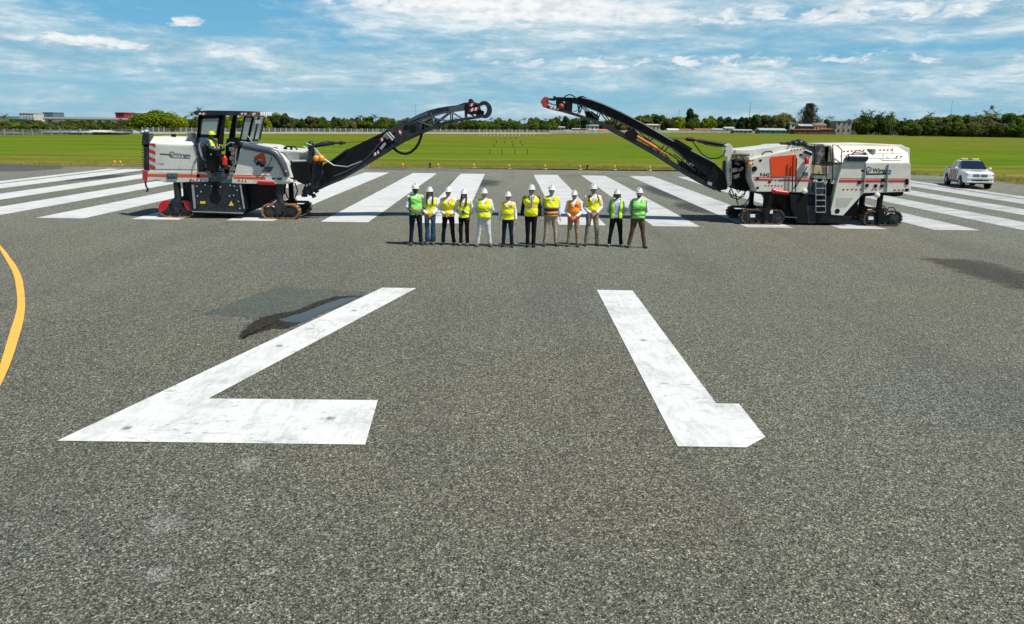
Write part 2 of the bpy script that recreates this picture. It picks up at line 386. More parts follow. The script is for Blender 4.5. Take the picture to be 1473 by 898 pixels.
pud = [G(400, 460.5), G(412, 457), G(436, 450.5), G(452, 444), G(470, 437), G(492, 430), G(511, 427.5), G(519, 428.3), G(466, 449), G(440, 463), G(428, 464.5), G(410, 463.5)]
tag(flatmesh('puddle_water', ragged(pud, .012, 5, 4), .0085, gmat('puddle', water)), kind='structure')
# oily rust stain right, tyre scuffs, faded paint ghosts: thin films with ragged edges of their own
def film(col, lo, hi, s1=1.5, amt=.8, sx=1, sy=1, seed=0, stone=False):
    def fn(b, g):
        b.inputs['Base Color'].default_value = (*col, 1); b.inputs['Roughness'].default_value = .75
        tcg = nn('ShaderNodeTexCoord').outputs['Generated']; a, c, _ = sepx(tcg)
        ex = M('MULTIPLY', M('MULTIPLY', M('MULTIPLY', a, M('SUBTRACT', 1, a)), 4), M('MULTIPLY', M('MULTIPLY', c, M('SUBTRACT', 1, c)), 4))
        n_ = M('ADD', M('MULTIPLY', nz(g, s1, 7, .75, sx, sy, (seed, seed*.7, 0)), .75), M('MULTIPLY', nz(g, 28, 3, .8), .25))
        al = M('MULTIPLY', ramp(M('ADD', n_, M('MULTIPLY', M('SUBTRACT', ex, .6), .5)), [(lo, 0.0), (hi, 1.0)]), amt)
        if stone: al = M('MULTIPLY', al, ramp(sepx(voro(g, 76))[0], [(.35, .08), (.62, 1.0)]))
        with_alpha(b, al)
    return fn
def oilm(b, g):
    c, _ = aggregate(g, (.045, .040, .030), (.018, .016, .013), (.2, .19, .15)); L.new(c, b.inputs['Base Color']); b.inputs['Roughness'].default_value = .7
    with_alpha(b, core_alpha(g, 2.2, .72, 1.8, 1.25))
tag(soft('oil_stain', [G(1315, 371), G(1390, 372), G(1440, 381), G(1500, 398), G(1600, 424), G(1600, 446), G(1440, 412), G(1370, 392)], .004, oilm, .6), kind='structure')
for i, (a, b_, c, d) in enumerate(((338, 648, 378, 690), (205, 732, 268, 782), (198, 805, 256, 850), (366, 812, 410, 836))):
    tag(flatmesh('faded_paint', [G(a, b_), G(c, b_), G(c, d), G(a, d)], .005, gmat('faded_paint', film((.55, .56, .53), .50, .80, 6, .55, 2.2, .5, i*3.1, True))), kind='structure')
for i, q in enumerate(([(640, 255), (735, 258), (705, 272), (630, 266)], [(905, 262), (985, 276), (1000, 296), (925, 276)], [(980, 287), (1040, 298), (1030, 312), (960, 297)], [(60, 256), (190, 250), (215, 254), (70, 262)])):
    tag(flatmesh('tyre_mark', [G(*p) for p in q], .0042, gmat('rubber_film', film((.045, .045, .043), .40, .60, 1.2, .6, .7, 1.2, i*2.2))), kind='structure')
# grass beyond the pavement edge
def grassm(b, g):
    x, y, _ = sepx(g)
    yy = M('ADD', y, M('MULTIPLY', M('SUBTRACT', nz(g, .05, 5, .65), .5), 26))
    f = M('DIVIDE', yy, 500)
    c = ramp(f, [(.128, (.19, .17, .035)), (.153, (.135, .160, .018)), (.18, (.100, .165, .010)), (.27, (.104, .165, .010)), (.35, (.115, .16, .010)), (.42, (.13, .145, .018)), (.60, (.125, .155, .016)), (1, (.11, .14, .02))])
    n_ = nz(g, 1.3, 8, .8, 1, .8); n2 = nz(g, .09, 6, .7, .5, 1.6, (4, 4, 0)); n3 = nz(g, 9, 4, .8)
    t = M('ADD', M('ADD', M('MULTIPLY', n_, .42), M('MULTIPLY', n2, .38)), M('MULTIPLY', n3, .2))
    dry = M('MULTIPLY', ramp(nz(g, .045, 7, .72, .35, 1.5, (12, 5, 0)), [(.48, 0.0), (.62, 1.0)]), .38)
    c = mixc(dry, c, (.18, .175, .03))
    mow = ramp(nz(g, .05, 3, .6, .02, 4.0, (3, 8, 0)), [(.4, .86), (.6, 1.1)]); c = mixc(1.0, c, mow, 'MULTIPLY')
    c = mixc(1.0, c, ramp(t, [(.38, (.52, .62, .55)), (.5, (1.0, 1.0, 1.0)), (.60, (1.5, 1.28, 1.6))]), 'MULTIPLY')
    L.new(c, b.inputs['Base Color']); b.inputs['Roughness'].default_value = 1; b.inputs['Specular IOR Level'].default_value = .02
    bm_ = nn('ShaderNodeBump'); bm_.inputs['Strength'].default_value = .6; bm_.inputs['Distance'].default_value = .12
    L.new(nz(g, 3.2, 5, .8), bm_.inputs['Height']); L.new(bm_.outputs[0], b.inputs['Normal'])
GR = gmat('grass', grassm)
edge_px = [(-900, 226), (-300, 230), (0, 236.5), (90, 239.5), (200, 239.7), (450, 241), (720, 243), (1000, 245.5), (1180, 248.2), (1300, 251.3), (1345, 252.2), (1400, 257), (1440, 261.5), (1473, 265.5), (1560, 277), (1900, 318)]
edge = [G(*p) for p in edge_px]
b = MB(); ps = [(e.x, e.y) for e in ragged(edge, .12, 8, 9)[:-8]]
vs = [b.bm.verts.new((x, y, .02)) for x, y in ps]; fpx = [(-900, 201), (-200, 196.5), (60, 194.3), (206, 192.8), (300, 192.3), (420, 192.2), (560, 192.3), (650, 192.5), (790, 192.4), (900, 191.5), (1000, 191.1), (1090, 191.7), (1180, 192.3), (1250, 193.5), (1330, 195.1), (1400, 196.5), (1500, 198.5), (2100, 208)]
def fence_pt(t):
    x = -900+3000*t
    for a_, c_ in zip(fpx, fpx[1:]):
        if a_[0] <= x <= c_[0]: return G(x, a_[1]+(c_[1]-a_[1])*(x-a_[0])/(c_[0]-a_[0]))
    return G(*fpx[-1])
far = [b.bm.verts.new((*fence_pt(i/(len(ps)-1)).xy, .02)) for i in range(len(ps))]
for i in range(len(vs)-1): b._f([vs[i], vs[i+1], far[i+1], far[i]])
gr = b.build('grass_field', GR, keep=True); tag(gr, kind='structure')
if gr.data.polygons[0].normal.z < 0: gr.data.flip_normals()
# lower ground to the horizon
def landm(b, g):
    c = ramp(nz(g, .02, 6, .7), [(.35, (.035, .06, .015)), (.6, (.08, .085, .03))]); L.new(c, b.inputs['Base Color']); b.inputs['Roughness'].default_value = .95
tag(flatmesh('ground', [(-9000, -300), (9000, -300), (9000, 14000), (-9000, 14000)], -.06, gmat('land', landm)), kind='structure')
# tufts of grass standing over the pavement edge
bl = MB(); rg = random.Random(5)
def blades(cx, cy, n, h):
    for _ in range(n):
        x = cx+rg.gauss(0, .12); y = cy+rg.gauss(0, .12); a = rg.uniform(0, 6.28); hh = h*rg.uniform(.5, 1.2); l_ = rg.uniform(.1, .6)*hh; b2 = rg.uniform(0, 6.28)
        d = Vector((math.cos(a), math.sin(a), 0))*.014
        p = Vector((x, y, .01)); q = p+Vector((math.cos(b2)*l_, math.sin(b2)*l_, hh))
        bl._f([bl.bm.verts.new(p-d), bl.bm.verts.new(p+d), bl.bm.verts.new(q)])
segs = [(a_, c_, (c_-a_).length) for a_, c_ in zip(edge[1:], edge[2:-1])]; tot_ = sum(q[2] for q in segs)
for _ in range(6500):
    u_ = rg.uniform(0, tot_)
    for a_, c_, l_ in segs:
        if u_ <= l_: break
        u_ -= l_
    p_ = a_.lerp(c_, u_/l_); nr = Vector((-(c_-a_).y, (c_-a_).x, 0)).normalized(); p_ = p_+nr*(abs(rg.gauss(0, 3.2))+.03)
    blades(p_.x, p_.y, 8, rg.uniform(.05, .14) if rg.random() < .96 else .24)
def bladem(b, g):
    c = ramp(nz(g, .8, 4, .7), [(.35, (.15, .19, .02)), (.6, (.30, .28, .08))]); L.new(c, b.inputs['Base Color']); b.inputs['Roughness'].default_value = .9
tag(bl.build('verge_grass', gmat('blades', bladem), keep=True), 'ragged blades of yellow green grass along the pavement edge', 'grass', kind='stuff')
# ------------------------------------------------------------------ milling machines
CREAM = mat('cream_paint', (.72, .72, .665), .38, var=.06, vs=1.2, dirt=(.36, .32, .26), dirt_amt=.45, coat=.2)
CREAM2 = mat('weathered_cream_paint', (.74, .715, .63), .42, var=.08, vs=1.0, dirt=(.40, .34, .25), dirt_amt=.45)
SLATE = mat('slate_paint', (.017, .024, .034), .42, spec=.3, var=.2, vs=2, dirt=(.13, .12, .10), dirt_amt=.4)
SLATEL = mat('grey_blue_paint', (.060, .085, .11), .35, var=.15, dirt=(.18, .17, .15), dirt_amt=.3)
BLACK = mat('black_steel', (.006, .006, .008), .5, spec=.22, var=.3, vs=4, dirt=(.035, .03, .025), dirt_amt=.35)
RUBBER = mat('rubber', (.006, .006, .007), .7, spec=.2)
STEEL = mat('bare_steel', (.34, .35, .36), .35, .9, var=.2)
GALV = mat('galvanised', (.42, .44, .45), .5, .5, var=.15)
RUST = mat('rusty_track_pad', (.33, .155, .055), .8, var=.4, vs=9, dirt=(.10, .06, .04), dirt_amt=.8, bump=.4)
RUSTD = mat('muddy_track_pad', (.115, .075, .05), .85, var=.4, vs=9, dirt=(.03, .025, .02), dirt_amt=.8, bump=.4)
RED = mat('red_paint', (.55, .012, .015), .35, var=.15)
REDW = mat('worn_red_paint', (.42, .05, .045), .5, var=.3)
ORG = mat('orange_stripe', (.72, .11, .02), .45)
ORGP = mat('orange_tarp', (.80, .075, .006), .55, var=.08, vs=2)
REDS = mat('red_stripe', (.50, .05, .03), .45)
WHITE = mat('white_sticker', (.8, .8, .8), .4)
YEL = mat('yellow_sticker', (.85, .62, .03), .4)
GREYW = mat('graphic_grey', (.09, .09, .10), .4)
TAN = mat('tan_box', (.52, .43, .24), .6, var=.1)
AMB = mat('amber_lens', (.95, .33, .02), .2, coat=.5)
LENS = mat('lamp_glass', (.85, .82, .7), .15, spec=.8, coat=.5)
COPPER = mat('bronze_rod', (.55, .16, .05), .4, .3)
def glassmat():
    global N, L
    m_ = bpy.data.materials.new('cab_glass'); m_.use_nodes = True; N = m_.node_tree.nodes; L = m_.node_tree.links
    b = N['Principled BSDF']; b.inputs['Base Color'].default_value = (.34, .42, .42, 1); b.inputs['Roughness'].default_value = .08
    b.inputs['Alpha'].default_value = .62; b.inputs['Specular IOR Level'].default_value = .8; return m_
GLASS = glassmat()

def hazard(px0, py0, px1, py1, Y, th, parent, mats=(REDW, WHITE), n=6, name='warning_tape'):
    """little slanted red and white dashes on a strip"""
    a = P(px0, py0, Y); c = P(px1, py1, Y); d = (c-a); ln = d.length; u = d/ln; v = Vector((0, 0, 1)); u_ = u
    v = (v-u*v.dot(u)).normalized()
    b_ = MB()
    for i in range(n):
        b_.mi = i % 2 if mats[1] else 0
        if mats[1] is None and i % 2: continue
        t0 = ln*i/n; t1 = ln*(i+1)/n; s_ = th*.5
        q = [a+u*t0, a+u*t1, a+u*(t1+s_)+v*th, a+u*(t0+s_)+v*th]
        b_.prism([(p.x, p.z) for p in q], Y-.003, Y+.004)
    return b_.build(name, [m__ for m__ in mats if m__], parent)

def xz(pts, Y): return [(lambda q: (q.x, q.z))(P(a, b__, Y)) for a, b__ in pts]

def track(root, px0, px1, py0, py1, Y0_, wd, pad, fender=None, lab=None, leg=None, hub=None, grey=BLACK, leglab=None):
    """a crawler unit: belt with grouser pads, side frame, rollers, column to the chassis"""
    a = P(px0, py1, Y0_); c = P(px1, py0, Y0_)
    x0, x1, z1 = a.x, c.x, c.z; z0 = .0; r = (z1-z0)/2; cz = (z0+z1)/2
    path = []
    def loop(rr, n=12):
        out = [(x0+r+(x1-x0-2*r)*i/8, cz-rr) for i in range(9)]
        out += [(x1-r+rr*math.sin(math.pi*i/n), cz-rr*math.cos(math.pi*i/n)) for i in range(1, n)]
        out += [(x1-r-(x1-x0-2*r)*i/8, cz+rr) for i in range(9)]
        out += [(x0+r-rr*math.sin(math.pi*i/n), cz+rr*math.cos(math.pi*i/n)) for i in range(1, n)]
        return out
    unit = MB()
    # dark frame between the wheels
    unit.box(x0+r, x1-r, Y0_+.03, Y0_+wd-.03, cz-r*.45, cz+r*.42)
    fr = unit.build('track_frame', grey, root, bevel=.015)
    belt = MB(); lo = loop(r-.035); li = loop(r-.075); n = len(lo)
    A_ = [[belt.bm.verts.new((x, y, z)) for x, z in q] for q, y in ((lo, Y0_+.02), (lo, Y0_+wd-.02), (li, Y0_+wd-.02), (li, Y0_+.02))]
    for i in range(n):
        j = (i+1) % n
        for k in range(4): belt._f([A_[k][i], A_[k][j], A_[(k+1) % 4][j], A_[(k+1) % 4][i]])
    # pads
    per = []; L_ = 0; lp = loop(r-.02, 18); m_ = len(lp)
    seg = [((lp[(i+1) % m_][0]-lp[i][0]), (lp[(i+1) % m_][1]-lp[i][1])) for i in range(m_)]
    tot = sum(math.hypot(*s_) for s_ in seg); npad = int(tot/.135); step = tot/npad; pos = 0; i = 0; acc = 0
    belt.mi = 0
    for k in range(npad):
        tgt = k*step
        while acc+math.hypot(*seg[i]) < tgt: acc += math.hypot(*seg[i]); i += 1
        l_ = math.hypot(*seg[i]); t = (tgt-acc)/l_; x = lp[i][0]+seg[i][0]*t; z = lp[i][1]+seg[i][1]*t
        an = math.atan2(seg[i][1], seg[i][0])
        rot = Matrix.Rotation(-an, 3, 'Y')
        belt.box(x-.052, x+.052, Y0_, Y0_+wd, z-.02, z+.02, rot)
    belt.build('track_belt', pad, fr)
    wh = MB()
    for cx_, rr in ((x0+r, r*.62), (x1-r, r*.62)):
        wh.cyl((cx_, Y0_+.015, cz), (cx_, Y0_+wd-.02, cz), rr, 20); wh.cyl((cx_, Y0_-.02, cz), (cx_, Y0_+.03, cz), rr*.5, 12)
    for q in range(4):
        xx = x0+r+(x1-x0-2*r)*(q+.5)/4; wh.cyl((xx, Y0_+.03, cz-r*.55), (xx, Y0_+wd-.03, cz-r*.55), r*.24, 12)
    wh.build('track_wheel', SLATE, fr, smooth=40)
    if leg:
        la, lb, ltop = leg; q0 = P(la, ltop, Y0_+wd/2); q1 = P(lb, ltop, Y0_+wd/2)
        lg = MB(); xm = (q0.x+q1.x)/2; hw = (q1.x-q0.x)/2; ym = Y0_+wd/2
        lg.cyl((xm, ym, z1-.05), (xm, ym, q0.z), hw, 18); lg.cyl((xm, ym, z1-.02), (xm, ym, z1+.1), hw*1.25, 18)
        lg.box(xm-hw*1.5, xm+hw*1.5, Y0_-.02, Y0_+wd+.02, cz+.02, z1+.05)
        lg.prism([(xm-hw*1.3, z1+.04), (xm+hw*1.3, z1+.04), (xm+hw*.6, cz-r*.35), (xm-hw*.6, cz-r*.35)], Y0_-.05, Y0_-.0)
        lg.build('lifting_column', BLACK if grey is BLACK else SLATE, root, smooth=35)
    if fender:
        fd = MB()
        for s_ in (0, 1):
            cx_ = x0+r if s_ == 0 else x1-r; pts = []
            rng_ = range(0, 9)
            an0, an1 = (math.pi*1.12, math.pi*.42) if s_ == 0 else (math.pi*.58, -math.pi*.12)
            pts = [(cx_+(r+.012)*math.cos(an0+(an1-an0)*k/8), cz+(r+.012)*math.sin(an0+(an1-an0)*k/8)) for k in rng_]
            pts += [(cx_+(.22*r)*math.cos(an1), cz+(.22*r)*math.sin(an1)), (cx_+.35*r*math.cos(an0), cz+.35*r*math.sin(an0))]
            fd.prism(pts, Y0_-.025, Y0_+.02)
        fd.build('track_guard', fender, fr, bevel=.008)
    return x0, x1, z1

def boom(root, top, bot, Yc, wdt, name='conveyor', m_=BLACK):
    """closed trough between two outlines"""
    pass

def ladder(root, px0, px1, pys, Y, m_=GALV, r=.018, rung=None):
    b_ = MB()
    t0, t1 = min(pys), max(pys)
    for px in (px0, px1): b_.tube([P(px, t0, Y), P(px, t1, Y)], r, 8)
    for py in pys[1:]:
        a, c = P(px0, py, Y), P(px1, py, Y)
        b_.box(a.x, c.x, Y-.01, Y+.14, a.z-.015, a.z+.015)
    return b_.build('ladder', m_, root)

def person_tag(*a): pass

# ================= left machine =================
YN = 30.45; YF = YN+2.5; YM = (YN+YF)/2
o0 = G(330, 309); rl = thing('milling_machine', (o0.x, YM, 0), 'road milling machine with dark roof canopy over the driver, raised boom pointing right', 'milling machine')
def X(a, b__): return P(a, b__, YN)
# rear body
b = MB(); body = xz([(214.5, 197), (277, 198.5), (281, 205), (281, 248), (214.5, 248)], YN)
b.prism(xz([(214.5, 207.5), (283, 209.5), (283, 261), (214.5, 261)], YN), YN, YF)
u0_, u1_ = xz([(214.5, 196.3)], YN+.45)[0], xz([(281, 198.3)], YN+.45)[0]
l0, l1 = xz([(214.5, 207.5), (283, 209.5)], YN)
b.rings([[(l0[0], YN, l0[1]), (l1[0], YN, l1[1]), (l1[0], YF, l1[1]), (l0[0], YF, l0[1])],
         [(u0_[0]+.02, YN+.45, u0_[1]), (u1_[0], YN+.45, u1_[1]), (u1_[0], YF-.45, u1_[1]), (u0_[0]+.02, YF-.45, u0_[1])]])
rb = b.build('engine_cover', CREAM, rl, bevel=.03)
# seam, side grooves
b = MB(); b.prism(xz([(214, 243.0), (283, 244.0), (283, 244.7), (214, 243.8)], YN), YN-.004, YN+.01); b.build('panel_seam', GREYW, rb)
# hazard board
b = MB()
for i in range(7):
    b.mi = i % 2; t0, t1 = 206+(i*38)/7-1.0, 206+(i+1)*38/7-1.0
    q = [(214.8, t0-1.6 if i else 206), (223.6, t0+2.2 if i else 206.6), (223.8, min(t1+2.2, 244.5)), (214.8, min(t1-1.6, 243.7))]
    b.prism(xz(q, YN), YN-.01, YN+.006)
b.build('hazard_board', [REDW, mat('reflective_silver', (.5, .51, .46), .4)], rb)
# rear radiator grille
b = MB(); b.prism(xz([(206.5, 207.5), (214, 207.5), (214.8, 247), (206.5, 245)], YN), YN+.02, YF-.02); b.prism(xz([(204.5, 193), (214, 192), (214.3, 212), (206.5, 212), (203, 209)], YN), YN+.02, YN+.4)
for k in range(9):
    q = P(204, 213+k*3.4, YN); b.box(q.x-.0, q.x+.2, YN+.0, YN+.05, q.z-.02, q.z+.02)
rg_ = b.build('radiator_grille', SLATE, rl, bevel=.01)
b = MB()
for px, py in ((206, 190.5), (211, 189.5)):
    q = P(px, py, YN+.3); b.ball(q, .10, .16, .09, 12, 8); b.cyl(q+Vector((0, 0, -.2)), q, .04, 10)
b.build('work_lamp', GALV, rl, smooth=60)
b = MB(); q = P(250, 197, YN+.6); b.box(q.x-.08, q.x+.08, q.y-.05, q.y+.05, q.z-.02, q.z+.1); b.build('hood_latch', BLACK, rb, bevel=.01)
b = MB(); q = P(276, 197, YN+.5); b.cyl(q+Vector((0, 0, -.1)), q+Vector((0, 0, .16)), .16, 20); b.build('air_filter', GALV, rl, smooth=40)
# lower chassis band with stripe
b = MB(); b.prism(xz([(206, 246), (300, 247.5), (300, 262), (236, 262.5), (226, 258), (210, 262)], YN), YN-.012, YF+.012)
b.prism(xz([(318, 250), (392, 251), (412, 252), (420, 260), (412, 265), (318, 264)], YN), YN-.012, YF+.012)
ch = b.build('chassis', CREAM, rl, bevel=.012)
b = MB()
for q in ([(208, 250), (240, 250.6), (240, 254.8), (208, 254)], [(256, 250.4), (300, 251.2), (300, 255.8), (256, 255)], [(336, 251.2), (392, 252.6), (392, 253.6), (336, 252.4)], [(336, 253.6), (382, 254.8), (382, 258.6), (336, 257.2)], [(283, 247), (288, 247), (286, 262), (283, 262)]):
    b.prism(xz(q, YN-.012), YN-.017, YN)
b.build('orange_stripe', ORG, ch)
b = MB(); b.prism(xz([(240.5, 249.3), (255.5, 249.6), (255.5, 257.6), (240.5, 257.3)], YN-.012), YN-.05, YN)
b.cyl(P(244, 253, YN-.08), P(244, 253, YN-.02), .05, 12); b.cyl(P(251, 253, YN-.08), P(251, 253, YN-.02), .05, 12)
b.build('tail_lamp', SLATEL, ch, bevel=.006)
b = MB(); b.prism(xz([(205.5, 244), (213, 246), (212, 262), (205.5, 258)], YN), YN-.06, YN+.2); b.build('corner_bumper', REDW, rl, bevel=.02)
b = MB(); b.tube([P(209, 260, YN+.1), P(210, 268, YN+.1), P(213, 272, YN+.1), P(211, 276, YN+.1)], .035, 8); b.build('tow_hook', BLACK, rl, smooth=60)
hazard(272, 261, 292, 262, YN-.016, .09, ch)
hazard(342, 261.2, 356, 262, YN-.016, .07, ch)
text('W 1900', .125, BLACK, ch, P(391, 258.7, YN-.014), (1, 0, -.02), (0, 0, 1), bold=.008)
# graphics on the cover
b = MB(); q = [(229.5, 221.4), (243, 221.6), (247.5, 226.8), (274, 227.6), (274, 226.4), (248, 225.7), (244, 220.6), (229, 219.9)]
b.prism(xz([(229, 220.7), (243.5, 221.6), (247, 226.2), (273.5, 227.2), (273.5, 228.4), (246.2, 227.2), (242.6, 223.4), (231, 222.9)], YN), YN-.004, YN+.004)
c0 = P(247.6, 221.6, YN)
for k in range(28):
    a0 = 2*math.pi*k/28; a1 = 2*math.pi*(k+.98)/28; ro = .098 if k % 2 else .088
    b.prism([(c0.x+.064*math.cos(a0), c0.z+.064*math.sin(a0)), (c0.x+ro*math.cos(a0), c0.z+ro*math.sin(a0)), (c0.x+ro*math.cos(a1), c0.z+ro*math.sin(a1)), (c0.x+.064*math.cos(a1), c0.z+.064*math.sin(a1))], YN-.004, YN+.004)
b.prism([(c0.x-.05, c0.z+.03), (c0.x-.035, c0.z+.03), (c0.x, c0.z-.035), (c0.x+.035, c0.z+.03), (c0.x+.05, c0.z+.03), (c0.x, c0.z-.06)], YN-.004, YN+.004)
b.build('gear_emblem', GREYW, rb)
text('Wirtgen', .178, GREYW, rb, P(251.6, 224.9, YN-.003), (1, 0, -.02), (0, 0, 1), bold=.004)
text('• T E R', .10, GREYW, rb, P(225, 237.2, YN-.003), (1, 0, -.02), (0, 0, 1))
# front body: side panel and sloped hood
b = MB()
side = xz([(346, 213), (352, 211), (392, 216), (404, 222), (413, 234), (418, 250), (420, 256), (336, 256), (338, 247)], YN)
b.prism(side, YN, YF)
fb = b.build('front_body', CREAM, rl, bevel=.02)
b = MB()
t0_ = xz([(350, 208), (380, 210), (398, 215), (420, 216.5), (437, 218), (437, 221), (400, 219), (350, 214)], YN+.3)
b.prism(t0_, YN+.3, YF-.05); b.prism(xz([(405, 216), (432, 217.5), (430, 232), (414, 232), (405, 226)], YN+.4), YN+.4, YF-.2)
hd = b.build('hood', CREAM, rl, bevel=.03)
b = MB()
for a0, a1 in (((388, 214.5), .07), ((396, 215.5), .06), ((411, 213), .06), ((419, 214), .05)):
    q = P(*a0, YN+.7); b.cyl(q+Vector((0, 0, -.1)), q+Vector((0, 0, .05)), a1, 10)
b.tube([P(408, 214, YN+1), P(412, 211, YN+1), P(424, 211.5, YN+1), P(428, 216, YN+1)], .03, 8)
b.build('hood_fitting', BLACK, hd)
b = MB(); b.cyl(P(396, 214.3, YN+.6), P(396, 212, YN+.6), .09, 12); b.build('filler_cap', RED, hd)
# exhaust duct wrapping the front
b = MB(); pts = [(350, 209.5), (360, 211.5), (375, 214.5), (388, 217), (397, 221.5), (403, 229), (408, 239), (411, 248), (413.5, 253)]
b.tube([P(a, c, YN-.06) for a, c in pts], [.13, .13, .13, .135, .14, .14, .135, .12, .10], 16)
b.build('air_duct', SLATEL, rl, smooth=60)
hazard(408.5, 247, 413.5, 247.6, YN-.205, .06, rl, n=3)
# orange arrow sticker with its warning lamp, data plate
b = MB(); b.prism(xz([(364.5, 227), (374.5, 220.5), (380, 221), (383.5, 234.5), (379, 235.5), (377, 229.5), (372, 229), (369, 232)], YN), YN-.006, YN+.004); b.build('orange_marking', ORGP, fb)
b = MB()
for px, py, r_ in ((373, 234, .09), (377, 237, .10), (370, 236, .06)): b.ball(P(px, py, YN-.08), r_, r_*.8, r_)
b.tube([P(370, 238, YN-.05), P(366, 232, YN-.05), P(367, 229, YN-.05)], .02, 6)
b.build('valve_block', BLACK, fb)
b = MB(); b.prism(xz([(376, 248), (389, 248), (394, 240), (381, 240)], YN), YN-.012, YN+.004); b.tube([P(380, 245, YN-.1), P(388, 236, YN-.12), P(391, 226, YN-.08)], .02, 6); b.build('data_plate', SLATEL, fb)
b = MB(); q = P(411, 257.5, YN-.08); b.prism(xz([(404, 262), (406, 256), (412, 254), (418, 258), (421, 262)], YN-.05), YN-.09, YN+.1); b.build('marker_lamp', LENS, rl, bevel=.02)
# rear tracks
track(rl, 229.6, 279, 289.3, 312.5, YN-.02, .36, RUST, fender=RED, leg=(249, 259, 258), grey=SLATE)
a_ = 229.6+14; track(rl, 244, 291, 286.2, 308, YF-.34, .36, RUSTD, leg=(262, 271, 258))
track(rl, 376, 429.6, 294.2, 315.2, YN-.02, .36, RUST, leg=(397, 406, 262), grey=SLATE)
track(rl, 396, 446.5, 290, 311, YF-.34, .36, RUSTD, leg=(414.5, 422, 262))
# belly: milling drum housing and side plate
b = MB(); b.prism(xz([(268, 260), (352, 262), (356, 300), (345, 309), (276, 309), (268, 296)], YN+.12), YN+.12, YF-.12)
b.prism(xz([(345, 262), (398, 264), (395, 284), (380, 294), (372, 300), (352, 301)], YN+.5), YN+.5, YF-.5)
b.build('drum_housing', BLACK, rl, bevel=.02)
b = MB(); b.prism(xz([(267, 262), (270, 266), (274, 303), (279, 306.5), (349, 308.5), (352, 303), (344, 264), (330, 263)], YN), YN-.06, YN+.1)
sp_ = b.build('side_plate', SLATE, rl, bevel=.015)
b = MB()
for px, py in ((277, 268), (283, 268), (295, 266), (331, 267), (337, 268), (341, 274), (279, 300), (345, 300), (343, 290), (305, 268), (317, 269), (284, 282), (330, 282), (289, 276), (336, 281)):
    b.cyl(P(px, py, YN-.075), P(px, py, YN-.05), .028, 8)
b.prism(xz([(276, 303.6), (350, 306), (350, 307.4), (277, 305)], YN-.06), YN-.085, YN-.055)
b.prism(xz([(345, 266), (347, 266), (352.5, 300), (350.5, 300)], YN-.06), YN-.10, YN-.06)
b.prism(xz([(276, 266), (279, 266), (282, 300), (279, 300)], YN-.06), YN-.10, YN-.06)
b.build('plate_bolt', GALV, sp_)
b = MB(); q = P(309.5, 285, YN-.07); b.tube([q, q+Vector((0, .02, 0))], .22, 20); b.box(q.x-.10, q.x+.10, YN-.074, YN-.06, q.z, q.z+.6); b.build('shaft_opening', BLACK, sp_)
b = MB(); b.mi = 0; b.prism(xz([(288, 289.5), (295.5, 289.7), (295.5, 293.3), (288, 293)], YN-.06), YN-.066, YN-.05)
b.prism(xz([(329, 296), (332.5, 289), (336, 296)], YN-.06), YN-.066, YN-.05); b.mi = 1
b.prism(xz([(304.5, 267.5), (312, 267.7), (312, 273), (304.5, 272.7)], YN-.06), YN-.066, YN-.05)
b.build('safety_sticker', [YEL, WHITE], sp_)
b = MB(); b.cyl(P(371, 262.5, YN+.05), P(396, 263.5, YN+.05), .09, 14); b.build('red_pipe', RED, rl, smooth=60)
b = MB()
for k in range(5): b.tube([P(268+k*1.7, 262, YN-.05-.02*k), P(266+k*1.5, 270+k, YN-.12), P(270+k*1.2, 282+k*2, YN-.1)], .022, 6)
for pts in ([(411, 262), (409, 272), (413, 283), (417, 289)], [(424, 263), (428, 275), (424, 286)]): b.tube([P(a, c, YN+.3) for a, c in pts], .025, 6)
b.build('hydraulic_hose', RUBBER, rl, smooth=60)
# operator station
b = MB()
b.prism(xz([(283, 246), (345, 247), (345, 262), (283, 262)], YN+.15), YN+.15, YF-.15)      # deck
b.prism(xz([(281, 206), (296, 207), (305, 212), (303, 246), (283, 246)], YN+.9), YN+.9, YF-.6)
b.prism(xz([(325, 207), (345, 205), (343, 247), (322, 247)], YN+.55), YN+.55, YF-.3)
st = b.build('operator_platform', BLACK, rl, bevel=.015)
b = MB(); b.prism(xz([(295, 209.5), (322, 212), (322, 217.5), (303, 218), (304, 244), (297, 244)], YN-.03), YN-.03, YN+.04)
b.prism(xz([(279, 205), (283.5, 204), (289, 222), (296, 243), (290, 243)], YN), YN-.04, YN+.2)
b.prism(xz([(334, 208), (343, 210), (341, 246), (337, 246)], YN+.1), YN+.05, YN+.15)
b.prism(xz([(326, 200), (335, 198), (343, 199), (344, 211), (324, 213)], YN+.4), YN+.4, YN+1.1)
b.build('side_panel', SLATE, st, bevel=.012)
b = MB(); b.prism(xz([(295.5, 209.5), (319, 211), (318, 233), (297, 232)], YN-.22), YN-.23, YN-.2); b.prism(xz([(295.5, 231), (318, 232), (312, 246), (298, 246)], YN-.22), YN-.22, YN-.18); b.build('door_panel', BLACK, rl, bevel=.008)
hazard(304.5, 213.3, 315, 213.8, YN-.236, .07, st, n=4)
hazard(276.5, 260.6, 287, 261.2, YN-.02, .07, ch, n=4)
b = MB()
for pts in ([(288, 205), (286, 214), (290, 226), (298, 232)], [(323, 211), (331, 205), (337, 206)], [(306, 226), (314, 219), (321, 213)], [(310, 232), (311, 218)], [(286, 207), (292, 230)], [(330, 247), (338, 235), (340, 214)], [(284, 225), (279, 234), (277, 246)]):
    b.tube([P(a, c, YN-.05) for a, c in pts], .022, 7)
b.build('handrail', GALV, rl, smooth=60)
b = MB()
